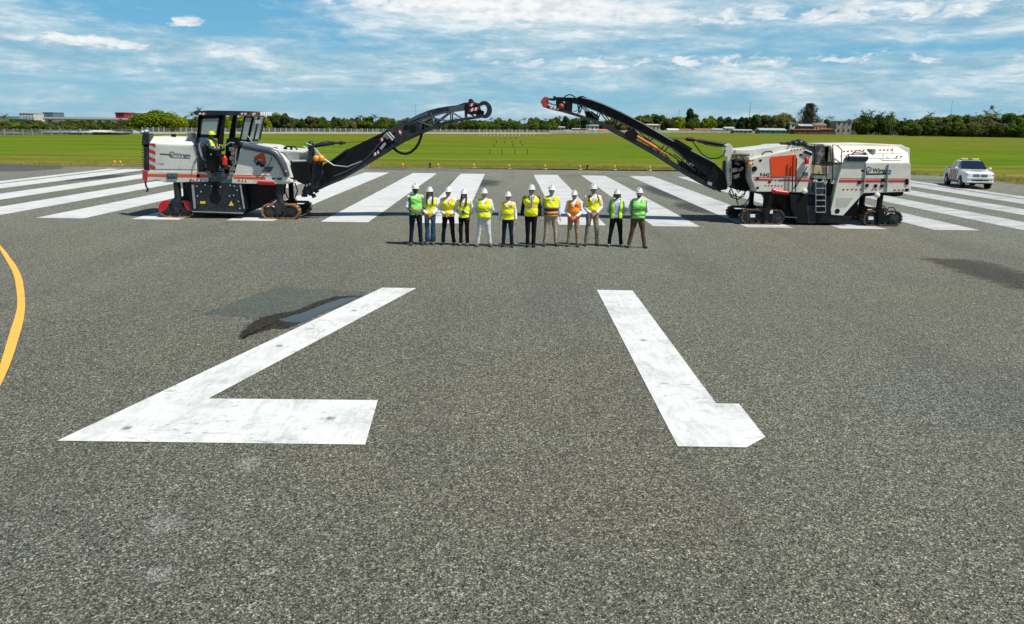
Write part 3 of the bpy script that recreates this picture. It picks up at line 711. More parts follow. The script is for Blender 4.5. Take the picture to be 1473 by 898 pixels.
for px, py in ((333, 215), (336, 221), (334, 228), (337, 234), (329, 241), (335, 243), (299, 239), (300, 247), (333, 250), (330, 256), (322, 252), (303, 253), (309, 256)):
    q = P(px, py, YN+.02); b.box(q.x-.09, q.x+.09, q.y-.05, q.y+.3, q.z-.07, q.z+.07)
b.build('control_box', mat('grey_box', (.22, .22, .2), .5, var=.5, vs=3), st, bevel=.01)
b = MB(); b.prism(xz([(300, 249), (335, 250), (334, 263), (302, 262)], YN), YN-.02, YN+.15); b.build('step_housing', SLATEL, st, bevel=.01)
ladder(rl, 308, 322, [233, 238, 243, 248.5, 254], YN-.06, SLATEL)
# fire extinguisher strapped on the platform
b = MB(); q0, q1 = P(323.3, 237.6, YN-.3), P(323.3, 227.5, YN-.3); b.tube([q0, q1, q1+Vector((0, 0, .05)), q1+Vector((0, 0, .09))], [.095, .095, .06, .03], 14)
b.build('fire_extinguisher', RED, rl, smooth=50)
# canopy
b = MB()
rf0 = xz([(280.5, 160.2), (300, 159), (345, 159.8), (366, 160.4), (373, 162.5), (373, 166.2), (350, 166), (285, 166.4), (280.5, 164)], YN+.1)
b.prism(rf0, YN-.05, YN+1.5)
cp = b.build('canopy_roof', SLATE, rl, bevel=.02)
b = MB()
for k in range(5): q = P(372.5, 163.6, YN); b.box(q.x, q.x+.07, YN+.1+.29*k, YN+.24+.29*k, q.z-.07, q.z+.06)
b.build('roof_lamp', WHITE, cp, bevel=.01)
for a0, a1, n_ in ((283.5, 296, 5), (344, 356, 5), (358.5, 371, 3)): hazard(a0, 165, a1, 165.3, YN-.055, .07, cp, n=n_)
b = MB()
def frame(q, th=.07, y0=YN, y1=YN+.07):
    v = [P(a, c, YN) for a, c in q]
    for i in range(len(v)):
        a, c = v[i], v[(i+1) % len(v)]; d = (c-a).normalized(); nrm = Vector((-d.z, 0, d.x))*th/2; a = a-d*th/2; c = c+d*th/2
        b.prism([(a.x-nrm.x, a.z-nrm.z), (c.x-nrm.x, c.z-nrm.z), (c.x+nrm.x, c.z+nrm.z), (a.x+nrm.x, a.z+nrm.z)], y0, y1)
frame([(289, 169), (317.5, 168), (312.5, 196.5), (286, 195.5)], .12)
frame([(352, 168), (363.5, 168.5), (356, 202.5), (345.5, 202)], .06); None
CW = 1.42
a_, c_ = P(363.5, 168.5, YN), P(356, 202.5, YN)
for t0, t1 in ((0, .05), (.46, .5), (.95, 1)):
    b.rings([[(a_.x-.02, YN+CW*t0, a_.z), (a_.x+.05, YN+CW*t0, a_.z), (a_.x+.05, YN+CW*t1, a_.z), (a_.x-.02, YN+CW*t1, a_.z)], [(c_.x-.02, YN+CW*t0, c_.z), (c_.x+.05, YN+CW*t0, c_.z), (c_.x+.05, YN+CW*t1, c_.z), (c_.x-.02, YN+CW*t1, c_.z)]])
b.box(c_.x-.03, c_.x+.05, YN, YN+CW, c_.z-.05, c_.z+.03)
b.prism(xz([(318, 166), (323.5, 166), (319.5, 208), (313.5, 208), (312, 197)], YN), YN, YN+.12)
b.prism(xz([(318, 166), (323.5, 166), (319.5, 208), (313.5, 208), (312, 197)], YN), YN+1.3, YN+1.42)
b.prism(xz([(285.5, 166), (289, 166), (285, 206), (281, 206), (283, 194)], YN), YN, YN+.1)
b.prism(xz([(285.5, 166), (289, 166), (285, 206), (281, 206), (283, 194)], YN), YN+1.32, YN+1.42)
b.build('canopy_post', BLACK, cp)
b = MB(); b.prism(xz([(289.3, 169.5), (317, 168.5), (312.3, 196), (286.5, 195)], YN), YN+.02, YN+.035)
b.prism(xz([(352.3, 168.5), (363, 169), (356, 202.5), (346, 202)], YN), YN+.02, YN+.035)
b.rings([[(a_.x, YN+.05, a_.z), (a_.x+.015, YN+.05, a_.z), (a_.x+.015, YN+CW, a_.z), (a_.x, YN+CW, a_.z)], [(c_.x, YN+.05, c_.z), (c_.x+.015, YN+.05, c_.z), (c_.x+.015, YN+CW, c_.z), (c_.x, YN+CW, c_.z)]])
b.build('cab_window', GLASS, cp)
b = MB(); b.box(a_.x+.0, a_.x+.03, YN+.12, YN+.9, a_.z-.24, a_.z-.10); b.build('window_sticker', WHITE, cp)
b = MB(); b.tube([P(356, 195, YN-.03), P(361, 202, YN-.05), P(365, 207, YN-.05)], .018, 6); b.tube([P(371, 200, YN-.03), P(377, 207, YN+.1)], .018, 6); b.tube([P(346, 204, YN-.05), P(358, 206, YN-.05), P(369, 205, YN-.05)], .025, 6); b.build('wiper_arm', GALV, cp)
# black front mass: conveyor cradle
b = MB(); b.prism(xz([(418, 233), (445, 232), (447, 262), (438, 266), (428, 262), (420, 250)], YN+.2), YN+.2, YF-.2)
b.build('discharge_hood', RUBBER, rl, bevel=.05)
b = MB(); b.cyl(P(421, 233.3, YN+.35), P(441, 233.3, YN+.35), .09, 12); b.build('rolled_curtain', GALV, rl)
b = MB()
for y0 in (YN+.35, YF-.55):
    b.prism(xz([(443, 212), (447, 208), (452, 212), (452, 236), (458, 250), (455, 266), (444, 276), (437, 283), (434, 276), (440, 262), (446, 246), (443, 232)], y0), y0, y0+.16)
    b.prism(xz([(450, 238), (462, 235), (466, 250), (456, 270), (447, 274)], y0), y0-.08, y0+.02)
cr = b.build('conveyor_cradle', SLATE, rl, bevel=.015)
b = MB()
for px, py in ((455, 244), (461, 242), (459, 252), (454, 258), (466, 256), (470, 262), (463, 266), (447, 279), (455, 275), (439, 281), (476, 259), (451, 282)):
    q = P(px, py, YN+.25); b.box(q.x-.07, q.x+.07, q.y-.03, q.y+.1, q.z-.07, q.z+.07, Matrix.Rotation(random.uniform(-.6, .6), 3, 'Y'))
b.build('bracket', BLACK, cr)
hazard(438, 269.5, 447, 266.2, YN+.345, .09, cr, n=4)
b = MB()
for pts in ([(452, 213), (458, 222), (461, 231)], [(448, 209), (440, 206), (436, 210), (442, 214)], [(455, 215), (463, 226), (480, 238), (500, 240), (520, 232)]): b.tube([P(a, c, YN+.3) for a, c in pts], .022, 6)
b.build('cable_loop', GALV, cr, smooth=60)
for px in (455.2, 462.5):
    q = P(px, 228, YN+.25); b = MB(); b.tube([q-Vector((0, 0, .12)), q-Vector((0, 0, .07)), q+Vector((0, 0, .02)), q+Vector((0, 0, .09)), q+Vector((0, 0, .11))], [.08, .115, .12, .10, .05], 16)
    bc = b.build('beacon', AMB, rl, smooth=60); b = MB(); b.cyl(q-Vector((0, 0, .3)), q-Vector((0, 0, .11)), .035, 10); b.box(q.x-.09, q.x+.09, q.y-.08, q.y+.08, q.z-.14, q.z-.10); b.build('beacon_base', BLACK, bc)
b = MB(); b.cyl(P(446, 211, YM-.5), P(481, 205.8, YM-.5), .07, 12); b.cyl(P(481, 205.8, YM-.5), P(497, 205.6, YM-.5), .04, 10); b.cyl(P(488, 205.8, YM-.5), P(493, 205.7, YM-.5), .07, 8)
b.tube([P(497, 205.6, YM-.5), P(530, 203, YM-.5), P(556, 200, YM-.5)], .012, 6); b.ball(P(447, 208, YM-.5), .13)
b.tube([P(450, 209, YM-.5), P(460, 206, YM-.5), P(470, 203, YM-.5), P(482, 205, YM-.5)], .02, 6)
b.build('slewing_cylinder', SLATE, rl, smooth=50)
# boom, section one: closed trough
YB0, YB1 = YM-.55, YM+.55
def strip(b_, top, bot, y0, y1, Yr):
    b_.prism(xz(top+bot[::-1], Yr), y0, y1)
b = MB()
strip(b, [(464.5, 237), (480, 229), (502, 214), (553.6, 189), (577, 175.5)], [(452, 276), (480, 262), (506, 245), (546, 222), (580, 198)], YB0+.05, YB1-.05, YB0)
bm1 = b.build('conveyor', BLACK, rl, bevel=.02)
b = MB()
strip(b, [(433, 280), (464, 265), (480, 257.5), (506, 243), (542, 221), (576, 200.5), (607, 187), (632, 176.6), (665, 169.8), (690, 166.5)], [(434, 284), (464.5, 270), (481, 263), (507, 248.5), (543, 226.5), (577, 205.5), (608, 191.5), (632.5, 180.5), (665.5, 173.4), (690, 170)], YB0, YB0+.08, YB0)
strip(b, [(433, 280), (464, 265), (480, 257.5), (506, 243), (542, 221), (576, 200.5), (607, 187), (632, 176.6), (665, 169.8), (690, 166.5)], [(434, 284), (464.5, 270), (481, 263), (507, 248.5), (543, 226.5), (577, 205.5), (608, 191.5), (632.5, 180.5), (665.5, 173.4), (690, 170)], YB1-.08, YB1, YB0)
b.build('lower_rail', SLATE, bm1)
b = MB(); strip(b, [(446, 276), (480, 260), (506, 245.5), (542, 223.5), (576, 203), (607, 189), (632, 178.5), (665, 171.5), (694, 168)], [(446, 277), (480, 261), (506, 246.5), (542, 224.5), (576, 204), (607, 190), (632, 179.5), (665, 172.5), (694, 169)], YB0+.1, YB1-.1, YB0)
b.build('return_belt', RUBBER, bm1)
b = MB(); strip(b, [(478, 229.5), (500, 213.2), (501, 214.8)], [(478, 231), (478, 231), (501, 216)], YB0-.02, YB0+.03, YB0)
b.prism(xz([(559, 187), (573, 178.5), (586, 171), (588, 178), (570, 190), (562, 194)], YB0), YB0-.02, YB0+.04)
b.prism(xz([(566, 196), (575, 182), (588, 176), (600, 177), (607, 186), (605, 192), (590, 199), (576, 206), (567, 204)], YB0), YB0-.04, YB0+.02)
b.prism(xz([(566, 196), (575, 182), (588, 176), (600, 177), (607, 186), (605, 192), (590, 199), (576, 206), (567, 204)], YB0), YB1-.02, YB1+.04)
b.build('hinge_plate', SLATE, bm1, bevel=.01)
b = MB()
for px, py, r_ in ((593.5, 185.5, .15), (584, 184, .10)): q = P(px, py, YB0-.045); b.cyl(q, q+Vector((0, .01, 0)), r_, 20)
b.build('hinge_hole', RUBBER, bm1)
b = MB()
for q in ([(551, 196), (556, 190.5), (562, 196), (558, 201)], [(546, 213), (553, 205), (556, 207), (549, 216)]): b.prism(xz(q, YB0-.02), YB0-.06, YB0)
b.cyl(P(556, 192, YB0-.06), P(565, 202, YB0-.06), .05, 8); b.cyl(P(559, 190, YB0-.06), P(567, 199, YB0-.06), .04, 8)
b.build('clamp', GALV, bm1)
hazard(547.5, 205.2, 552.5, 201, YB0-.06, .11, bm1, n=3); hazard(537, 226, 545.5, 220.5, YB0-.02, .11, bm1, n=4); hazard(577.3, 195.5, 577.5, 187, YB0-.05, .1, bm1, n=3)
# section two: curved cover over a truss
top2 = [(576, 178), (589, 171), (602, 164.5), (616, 159), (630, 155.2), (643, 153), (657, 151.4), (668, 147.6), (681, 146.6), (690, 149)]
mid2 = [(580, 184), (592, 178.5), (605, 173), (618, 168.5), (631, 164.5), (643.5, 161.6), (657, 160), (668, 158.6), (681, 159), (690, 160)]
b = MB(); strip(b, top2, mid2, YB0+.06, YB1-.06, YB0); b.build('boom_cover', SLATE, bm1, bevel=.02)
b = MB()
strip(b, [(x, y-1.8) for x, y in mid2], mid2, YB0+.0, YB0+.07, YB0); strip(b, [(x, y-1.8) for x, y in mid2], mid2, YB1-.07, YB1, YB0)
for y in (YB0+.03, YB1-.05):
    for a, c in (((619, 162), (625, 182)), ((625, 182), (600, 175)), ((622, 170), (646, 175)), ((624, 179), (646, 161.5)), ((648, 161), (648.5, 176)), ((648, 161), (667, 173)), ((669, 158), (669.5, 172)), ((600, 182), (620, 169)), ((672, 160), (684, 170)), ((684, 160), (686, 170)), ((605, 187), (606, 174))):
        b.tube([P(*a, YB0)+Vector((0, y-YB0, 0)), P(*c, YB0)+Vector((0, y-YB0, 0))], .028, 6)
b.build('truss', SLATEL, bm1)
b = MB(); strip(b, [(584, 173.5), (600, 166.5), (614, 161.5)], [(586, 177), (602, 170.5), (615, 166)], YB0+.02, YB0+.07, YB0); strip(b, [(645, 155), (668, 150.5)], [(646, 161.5), (668, 157.5)], YB0+.02, YB0+.07, YB0)
b.build('side_skirt', SLATEL, bm1, bevel=.008)
b = MB(); b.prism(xz([(669, 150), (681, 148), (689, 151), (691, 158), (687, 163), (676, 165), (669, 163)], YB0), YB0-.03, YB1+.03); b.prism(xz([(683, 155), (696, 160), (694, 168), (686, 169)], YB0), YB0+.1, YB1-.1); b.build('head_frame', BLACK, bm1, bevel=.03)
b = MB(); q = P(677, 145.6, YB0); b.cyl((q.x, YB0, q.z), (q.x, YB1, q.z), .09, 14); b.build('head_lamp', SLATE, bm1)
b = MB()
arc = []
c0 = P(696.5, 157.8, YB0)
for s_, y in ((0, YB0+.02), (1, YB1-.14)):
    ro, ri = .30, .155; A0, A1 = math.radians(135), math.radians(-128); n_ = 18
    o_ = [(c0.x+ro*math.cos(A0+(A1-A0)*k/n_)*.95, c0.z+ro*1.08*math.sin(A0+(A1-A0)*k/n_)) for k in range(n_+1)]
    i_ = [(c0.x-.04+ri*math.cos(A0+(A1-A0)*k/n_)*.95, c0.z+ri*1.25*math.sin(A0+(A1-A0)*k/n_)) for k in range(n_+1)]
    for k in range(n_): b.prism([o_[k], o_[k+1], i_[k+1], i_[k]], y, y+.12)
b.build('belt_guard', SLATE, bm1)
hazard(675, 154, 681.5, 152, YB0-.035, .10, bm1, n=3); hazard(674.5, 161, 688, 158.5, YB0-.035, .11, bm1, n=5)
b = MB(); hose = [(565, 212.5), (571, 217.5), (577, 220.5), (584, 221.5), (591, 219), (598, 213), (603, 205), (606, 196), (606.5, 191)]
b.tube([P(a, c, YB0+.1) for a, c in hose], .052, 10); b.build('hanging_hose', RUBBER, bm1, smooth=60)
b = MB(); b.tube([P(a, c, YB0-.03) for a, c in ((480, 254), (497, 247), (512, 239), (527, 228), (540, 214), (548, 204))], .02, 6); b.tube([P(a, c, YB0-.03) for a, c in ((585, 176), (583, 171), (587, 169), (590, 172))], .02, 6); b.build('supply_cable', SLATEL, bm1)
# ================= right machine =================
YN = 30.75; YF = YN+2.5; YM = (YN+YF)/2
o0 = G(1180, 318); rr_ = thing('milling_machine', (o0.x, YM, 0), 'open-topped road milling machine with orange side panel, raised boom pointing left', 'milling machine')
# front body
b = MB()
b.prism(xz([(1080.5, 230), (1092, 226), (1107, 223.5), (1125, 219), (1144, 214.5), (1155, 213.4), (1168, 218.5), (1170, 222), (1166, 250), (1160, 277), (1088, 276), (1084, 266), (1080.5, 257)], YN), YN, YF)
fb = b.build('front_body', CREAM2, rr_, bevel=.02)
b = MB(); b.prism(xz([(1057, 215), (1072, 215.5), (1110, 211.5), (1120, 209), (1140, 208.5), (1156, 212), (1156, 224), (1100, 232), (1060, 228)], YN+.6), YN+.6, YF-.05); b.build('hood', CREAM, rr_, bevel=.03)
b = MB(); v = xz([(1107.5, 227.5), (1109, 225.6), (1144.5, 222.3), (1146, 224), (1145.5, 252.2), (1128, 254.2), (1109, 255)], YN); b.prism(v, YN-.02, YN+.01); b.build('orange_panel', ORGP, fb, bevel=.012)
b = MB()
for q in ([(1084, 254.6), (1168, 255.8), (1168, 256.6), (1084, 255.6)], [(1085, 257.2), (1112, 257.6), (1112, 260.6), (1085, 260)], [(1126, 257.8), (1167, 258.2), (1166, 261.4), (1126, 260.8)]): b.prism(xz(q, YN), YN-.005, YN+.004)
b.build('red_stripe', REDS, fb)
text('F-542', .165, BLACK, fb, P(1093, 253.6, YN-.003), (1, 0, -.01), (0, 0, 1), bold=.006)
text('W 2000', .105, BLACK, fb, P(1113.6, 260.7, YN-.003), (1, 0, -.01), (0, 0, 1), bold=.004)
hazard(1099.5, 268, 1125, 268.4, YN-.004, .05, fb, (REDW, None), 11); hazard(1137, 217.4, 1157, 214.8, YN-.004, .05, fb, (REDW, None), 9)
hazard(1082, 248, 1082.2, 230, YN-.004, .05, fb, (REDW, None), 7)
b = MB(); q = P(1085.5, 243, YN-.03); b.cyl(q, q+Vector((0, .05, 0)), .10, 18); b.cyl(q+Vector((0, -.01, 0)), q, .06, 12)
for px, py in ((1090, 256.6), (1090, 270.4), (1107, 262), (1094, 231), (1152, 223)): q = P(px, py, YN-.012); b.box(q.x-.05, q.x+.05, q.y, q.y+.03, q.z-.04, q.z+.04)
b.build('side_fitting', BLACK, fb)
b = MB(); b.prism(xz([(1155, 219), (1158, 216.5), (1168, 221), (1166.5, 224.5)], YN), YN-.06, YN+.02); b.build('vent', BLACK, fb)
b = MB(); b.prism(xz([(1155, 248), (1162, 248), (1162, 253), (1155, 253)], YN), YN-.02, YN+.02); b.build('control_panel', SLATEL, fb)
b = MB(); q0, q1 = P(1160.5, 236, YN-.1), P(1160.5, 229.5, YN-.1); b.tube([q0, q1, q1+Vector((0, 0, .05)), q1+Vector((0, 0, .09))], [.085, .085, .05, .025], 14); b.build('fire_extinguisher', RED, rr_, smooth=50)
b = MB(); b.ball(P(1078.5, 236.5, YN), .08, .08, .10); b.build('beacon', AMB, rr_, smooth=60)
for px, py in ((1158, 275.5), (1262.5, 281)): b = MB(); q = P(px, py, YN-.06); b.cyl(q, q+Vector((0, .12, 0)), .10, 16); b.ball(q, .09, .04, .09); b.build('work_lamp', LENS, rr_, smooth=50)
b = MB(); b.tube([P(a, c, YN+.5) for a, c in ((1096, 226), (1097, 221), (1101, 218.5), (1109, 218), (1111, 220))], .025, 6)
b.box(*[f(P(1130, 209, YN+.8).x, 0) for f in (lambda a, c: a, lambda a, c: a+.75)], YN+.8, YN+1.5, P(1130, 209, YN+.8).z-.02, P(1130, 209, YN+.8).z+.1)
for px, py, s_ in ((1134, 207, .1), (1142, 206, .14), (1149, 205, .16), (1155, 206, .12), (1159, 210, .08), (1163, 215, .06)): q = P(px, py, YN+.8); b.ball(q, s_, .3, s_*.8)
b.tube([P(1157, 205, YN+.8), P(1160, 212, YN+.8), P(1163, 212, YN+.6)], .02, 6)
b.build('control_console', SLATE, rr_)
b = MB(); b.cyl(P(1112, 275.2, YN-.02), P(1134, 277.8, YN-.02), .075, 14); b.cyl(P(1111, 274.5, YN-.02), P(1114.5, 275, YN-.02), .11, 14); b.build('red_roller', RED, rr_, smooth=50)
# mounting struts
b = MB()
for a, c in (((1141, 225), (1139.5, 276)), ((1146, 228), (1144, 276)), ((1161, 240), (1143, 272))): b.tube([P(*a, YN-.12), P(*c, YN-.12)], .022, 7)
b.build('handrail', BLACK, rr_)
# operator deck between bodies
b = MB(); b.prism(xz([(1160, 257), (1212, 258), (1208, 280), (1158, 280)], YN+.25), YN+.25, YF-.1)
b.prism(xz([(1166, 232), (1170, 216), (1178, 210), (1184, 208), (1210, 209), (1208, 258), (1168, 256)], YN+1.3), YN+1.3, YF-.1)
dk = b.build('operator_deck', BLACK, rr_, bevel=.015)
b = MB(); b.prism(xz([(1171, 238), (1175, 222), (1183, 209), (1192, 208.5), (1204, 210), (1204, 238), (1190, 240)], YN+.7), YN+.7, YN+1.3)
b.prism(xz([(1168, 252), (1208, 252), (1208, 256), (1168, 256)], YN+.3), YN+.3, YN+1.3)
b.build('seat', mat('worn_seat', (.15, .14, .13), .8, var=.8, vs=6, dirt=(.02, .02, .02), dirt_amt=.9), dk, bevel=.05)
b = MB(); b.prism(xz([(1165.5, 237.6), (1192, 240), (1191, 251), (1165.5, 250)], YN+.1), YN+.1, YN+.5); b.build('tool_box', TAN, rr_, bevel=.015)
b = MB(); b.prism(xz([(1192, 239), (1208, 236), (1206, 258), (1168, 257), (1168, 252), (1190, 253)], YN+.2), YN+.2, YN+.7)
for px, py, m__ in ((1172, 262, 0), (1177, 266, 0), (1181, 270, 0), (1169, 270, 0), (1200, 262, 0), (1186, 262, 0)):
    q = P(px, py, YN+.1); b.box(q.x-.1, q.x+.1, q.y, q.y+.3, q.z-.08, q.z+.08, Matrix.Rotation(random.uniform(-.4, .4), 3, 'Y'))
b.build('deck_locker', CREAM2, dk, bevel=.01)
b = MB(); b.prism(xz([(1162, 262), (1186, 262), (1184, 282), (1160, 280)], YN+.05), YN+.05, YN+.3); b.build('valve_bank', SLATEL, rr_, bevel=.02)
b = MB()
for pts in ([(1169.5, 276), (1169.5, 232)], [(1171.5, 240), (1172, 208)], [(1197.5, 262), (1198, 208), (1205, 210), (1211, 216), (1210, 236)], [(1169, 237), (1198, 238)], [(1188.5, 262), (1189, 232)], [(1194, 216), (1196, 234)]):
    b.tube([P(a, c, YN-.02) for a, c in pts], .02, 7)
b.build('guard_rail', BLACK, rr_)
ladder(rr_, 1173.5, 1187.5, [252, 262, 271, 280.5, 288.5, 297, 305.5], YN-.08, GALV, .014)
# rear body
b = MB()
b.prism(xz([(1212.5, 234), (1310, 234.8), (1310.3, 276), (1242, 278.2), (1213, 310.3), (1195.5, 309.3), (1195, 302), (1204, 262)], YN), YN, YN+.5)
b.prism(xz([(1206, 234), (1310, 234.8), (1310.3, 276), (1212, 278.2)], YN), YN+.5, YF)
rb = b.build('engine_body', CREAM2, rr_, bevel=.02)
b = MB()
lo = [P(1208, 234.4, YN), P(1309, 235, YN)]; hi = [P(1185, 207.3, YN+.7), P(1252, 206.6, YN+.7), P(1298, 208.6, YN+.7), P(1302, 211.4, YN+.7), P(1309, 213.2, YN+.7)]
zt = lambda q, y: (q.x, y, q.z)
b.rings([[(lo[0].x-.2, YN, lo[0].z), (lo[1].x, YN, lo[1].z), (lo[1].x, YF, lo[1].z), (lo[0].x-.2, YF, lo[0].z)],
         [(lo[0].x-.2, YN+.25, lo[0].z+.42), (lo[1].x-.0, YN+.25, lo[1].z+.40), (lo[1].x, YF-.25, lo[1].z+.40), (lo[0].x-.2, YF-.25, lo[0].z+.42)],
         [(lo[0].x-.2, YN+.55, hi[0].z-.05), (lo[1].x-.3, YN+.55, hi[2].z-.06), (lo[1].x-.3, YF-.55, hi[2].z-.06), (lo[0].x-.2, YF-.55, hi[0].z-.05)]])
b.prism([(q.x, q.z) for q in hi]+[(P(1309, 234, YN+.7).x, P(1309, 234, YN+.7).z), (P(1186, 234, YN+.7).x, P(1186, 234, YN+.7).z)], YN+.7, YF-.1)
uh = b.build('upper_hood', CREAM2, rr_, bevel=.03)
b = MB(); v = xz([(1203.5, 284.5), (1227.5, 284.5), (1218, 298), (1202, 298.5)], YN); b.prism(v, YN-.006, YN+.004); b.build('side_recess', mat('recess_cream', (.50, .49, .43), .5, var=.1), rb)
b = MB(); q = P(1204.6, 304, YN-.01); b.cyl(q, q+Vector((0, .05, 0)), .10, 20)
for px, py in ((1247.5, 267), (1260, 267.6), (1269, 267.6), (1270.5, 259), (1236.5, 262.5), (1305, 260), (1305, 263.6), (1305, 273.6)):
    q = P(px, py, YN-.03); b.box(q.x-.06, q.x+.06, q.y, q.y+.05, q.z-.06, q.z+.06)
b.build('side_fitting', BLACK, rb, bevel=.008)
b = MB()
for q in ([(1208, 256.6), (1306, 257), (1306, 258), (1208, 257.6)], [(1207, 258.9), (1306, 259), (1306, 262.6), (1206, 262.6)]): b.prism(xz(q, YN), YN-.005, YN+.004)
b.build('red_stripe', REDS, rb)
b = MB(); b.prism(xz([(1238, 244.4), (1245, 244.8), (1248, 249.6), (1281, 249.2), (1281, 251.2), (1246.5, 251.8), (1243, 247.4), (1240, 247.2)], YN), YN-.004, YN+.004)
c0 = P(1249.5, 244.2, YN)
for k in range(28):
    a0 = 2*math.pi*k/28; a1 = 2*math.pi*(k+.98)/28; ro = .115 if k % 2 else .103
    b.prism([(c0.x+.078*math.cos(a0), c0.z+.078*math.sin(a0)), (c0.x+ro*math.cos(a0), c0.z+ro*math.sin(a0)), (c0.x+ro*math.cos(a1), c0.z+ro*math.sin(a1)), (c0.x+.078*math.cos(a1), c0.z+.078*math.sin(a1))], YN-.004, YN+.004)
b.prism([(c0.x-.06, c0.z+.035), (c0.x-.04, c0.z+.035), (c0.x, c0.z-.04), (c0.x+.04, c0.z+.035), (c0.x+.06, c0.z+.035), (c0.x, c0.z-.07)], YN-.004, YN+.004)
b.build('gear_emblem', BLACK, rb)
text('Wirtgen', .215, BLACK, rb, P(1255, 247.9, YN-.003), (1, 0, -.01), (0, 0, 1), bold=.006)
b = MB()
for a, c in (((1245.5, 235.5), (1242, 277)), ((1278, 236), (1275, 277))):
    q0, q1 = P(*a, YN-.03), P(*c, YN-.03); b.tube([q0, q1], .03, 8)
b.build('tie_down_bar', GALV, rb)
for a in ((1211, 273.6, 1239, 273.8, 9), (1285, 274.4, 1303, 274.4, 6), (1253, 274.2, 1261, 274.2, 3)): hazard(a[0], a[1], a[2], a[3], YN-.004, .05, rb, (REDW, None), a[4])
for a in ((1212, 219.5, 1243, 217.6, 11), (1264, 217.2, 1283, 217.2, 7), (1288, 226.6, 1297, 226.6, 3)): hazard(*a[:2], *a[2:4], YN+.10, .06, uh, (REDW, None), a[4])
b = MB()
for q in ([(1249, 221), (1297, 221.4)], [(1270, 221.2), (1270, 232)], [(1270, 230.8), (1296, 231.2)], [(1284, 221), (1284, 212)]):
    a, c = P(*q[0], YN+.05), P(*q[1], YN+.05); b.tube([a, c], .01, 4)
b.build('panel_seam', mat('seam', (.2, .19, .17), .6), uh)
b = MB(); b.cyl(P(1219.5, 227, YN+.02), P(1247, 227.4, YN+.02), .135, 20); b.cyl(P(1217.5, 227, YN+.02), P(1220, 227, YN+.02), .09, 16); b.build('exhaust_silencer', mat('silencer', (.05, .06, .08), .3, .6), rr_, smooth=40)
b = MB(); q = P(1253, 219, YN+.35); b.tube([q-Vector((0, 0, .3)), q, q+Vector((0, 0, .12))], [.17, .17, .16], 18); b.build('exhaust_stack', mat('stack_grey', (.26, .27, .28), .5, .2), rr_, smooth=40)
b = MB(); b.tube([P(a, c, YN+.2) for a, c in ((1226, 221), (1232, 216.5), (1240, 218), (1247, 221))], .022, 6); b.build('hood_handle', REDS, uh)
# underside
b = MB(); b.prism(xz([(1108, 277), (1160, 279), (1212, 279), (1238, 279), (1228, 318), (1160, 321), (1136, 318), (1116, 285)], YN+.35), YN+.35, YF-.2); b.build('drum_housing', BLACK, rr_, bevel=.02)
b = MB(); b.prism(xz([(1136, 281), (1160, 281), (1194, 283), (1196, 309), (1226, 312), (1222, 320), (1162, 322), (1146, 321), (1138, 300)], YN+.03), YN+.03, YN+.2)
sp_ = b.build('side_plate', BLACK, rr_, bevel=.012)
b = MB(); b.prism(xz([(1160, 304.8), (1163.8, 298.3), (1167.5, 304.8)], YN+.03), YN+.024, YN+.04); b.build('safety_sticker', YEL, sp_)
b = MB(); b.prism(xz([(1160, 296), (1173, 296), (1173, 321), (1162, 321)], YN+.02), YN+.012, YN+.03); b.tube([P(1129, 312.2, YN-.05), P(1146, 313.4, YN-.05)], .02, 6); b.build('skid_shoe', SLATE, sp_)
b = MB(); b.prism(xz([(1240, 277), (1300, 276.5), (1298, 281.5), (1288, 283), (1270, 281), (1240, 283)], YN+.1), YN+.1, YF-.1); b.prism(xz([(1082, 262), (1110, 275), (1152, 276), (1150, 283), (1120, 283), (1090, 279)], YN+.1), YN+.1, YF-.1); b.build('chassis', BLACK, rr_)
track(rr_, 1065.5, 1130, 302, 324.6, YN-.02, .38, RUSTD, leg=(1099, 1107, 276))
track(rr_, 1046, 1106, 297.5, 319, YF-.36, .38, RUSTD, leg=(1079, 1086, 266))
track(rr_, 1241, 1300, 304, 325.8, YN-.02, .38, RUSTD, leg=(1263, 1271, 278))
track(rr_, 1225, 1278, 299, 320, YF-.36, .38, RUSTD, leg=(1237, 1245, 280))
b = MB()
for px, py in ((1082.5, 310.5), (1252.5, 314), (1269, 305), (1108, 305)): b.prism(xz([(px-3.4, py-2.2), (px+3.4, py-2.2), (px+3.4, py+2.2), (px-3.4, py+2.2)], YN-.03), YN-.06, YN-.02)
b.build('track_sticker', WHITE, rr_)
# mast and front hydraulics
b = MB()
for y in (YN+.55, YF-.75):
    b.prism(xz([(1043, 209), (1049, 206.5), (1054, 211), (1054.5, 221), (1052, 224), (1053, 252), (1052.5, 265), (1048, 270), (1046, 256), (1046, 226), (1042, 224)], y), y, y+.2)
b.prism(xz([(1052, 215), (1062, 214), (1062, 221), (1052, 223)], YN+.7), YN+.7, YF-.7)
ms = b.build('boom_mast', CREAM2, rr_, bevel=.015)
hazard(1049.5, 262, 1049.8, 238, YN+.546, .05, ms, (REDW, None), 11)
b = MB(); b.prism(xz([(1054, 234), (1079, 230), (1080.5, 258), (1086, 268), (1074, 276), (1062, 274), (1053, 262)], YN+.75), YN+.75, YF-.2)
b.build('discharge_hood', RUBBER, rr_, bevel=.04)
b = MB()
for px, py, s_ in ((1058, 226, .1), (1064, 229, .12), (1070, 225, .1), (1074, 230, .12), (1062, 236, .08), (1056, 245, .14), (1060, 254, .12), (1066, 244, .1)):
    q = P(px, py, YN+.4); b.box(q.x-s_, q.x+s_, q.y, q.y+.3, q.z-s_*.6, q.z+s_*.6, Matrix.Rotation(random.uniform(-.5, .5), 3, 'Y'))
b.cyl(P(1054, 222.5, YN+.3), P(1078, 223, YN+.3), .05, 8)
b.build('front_valve', mat('grimy_part', (.16, .13, .10), .7, var=.6, vs=5), rr_, bevel=.01)
b = MB()
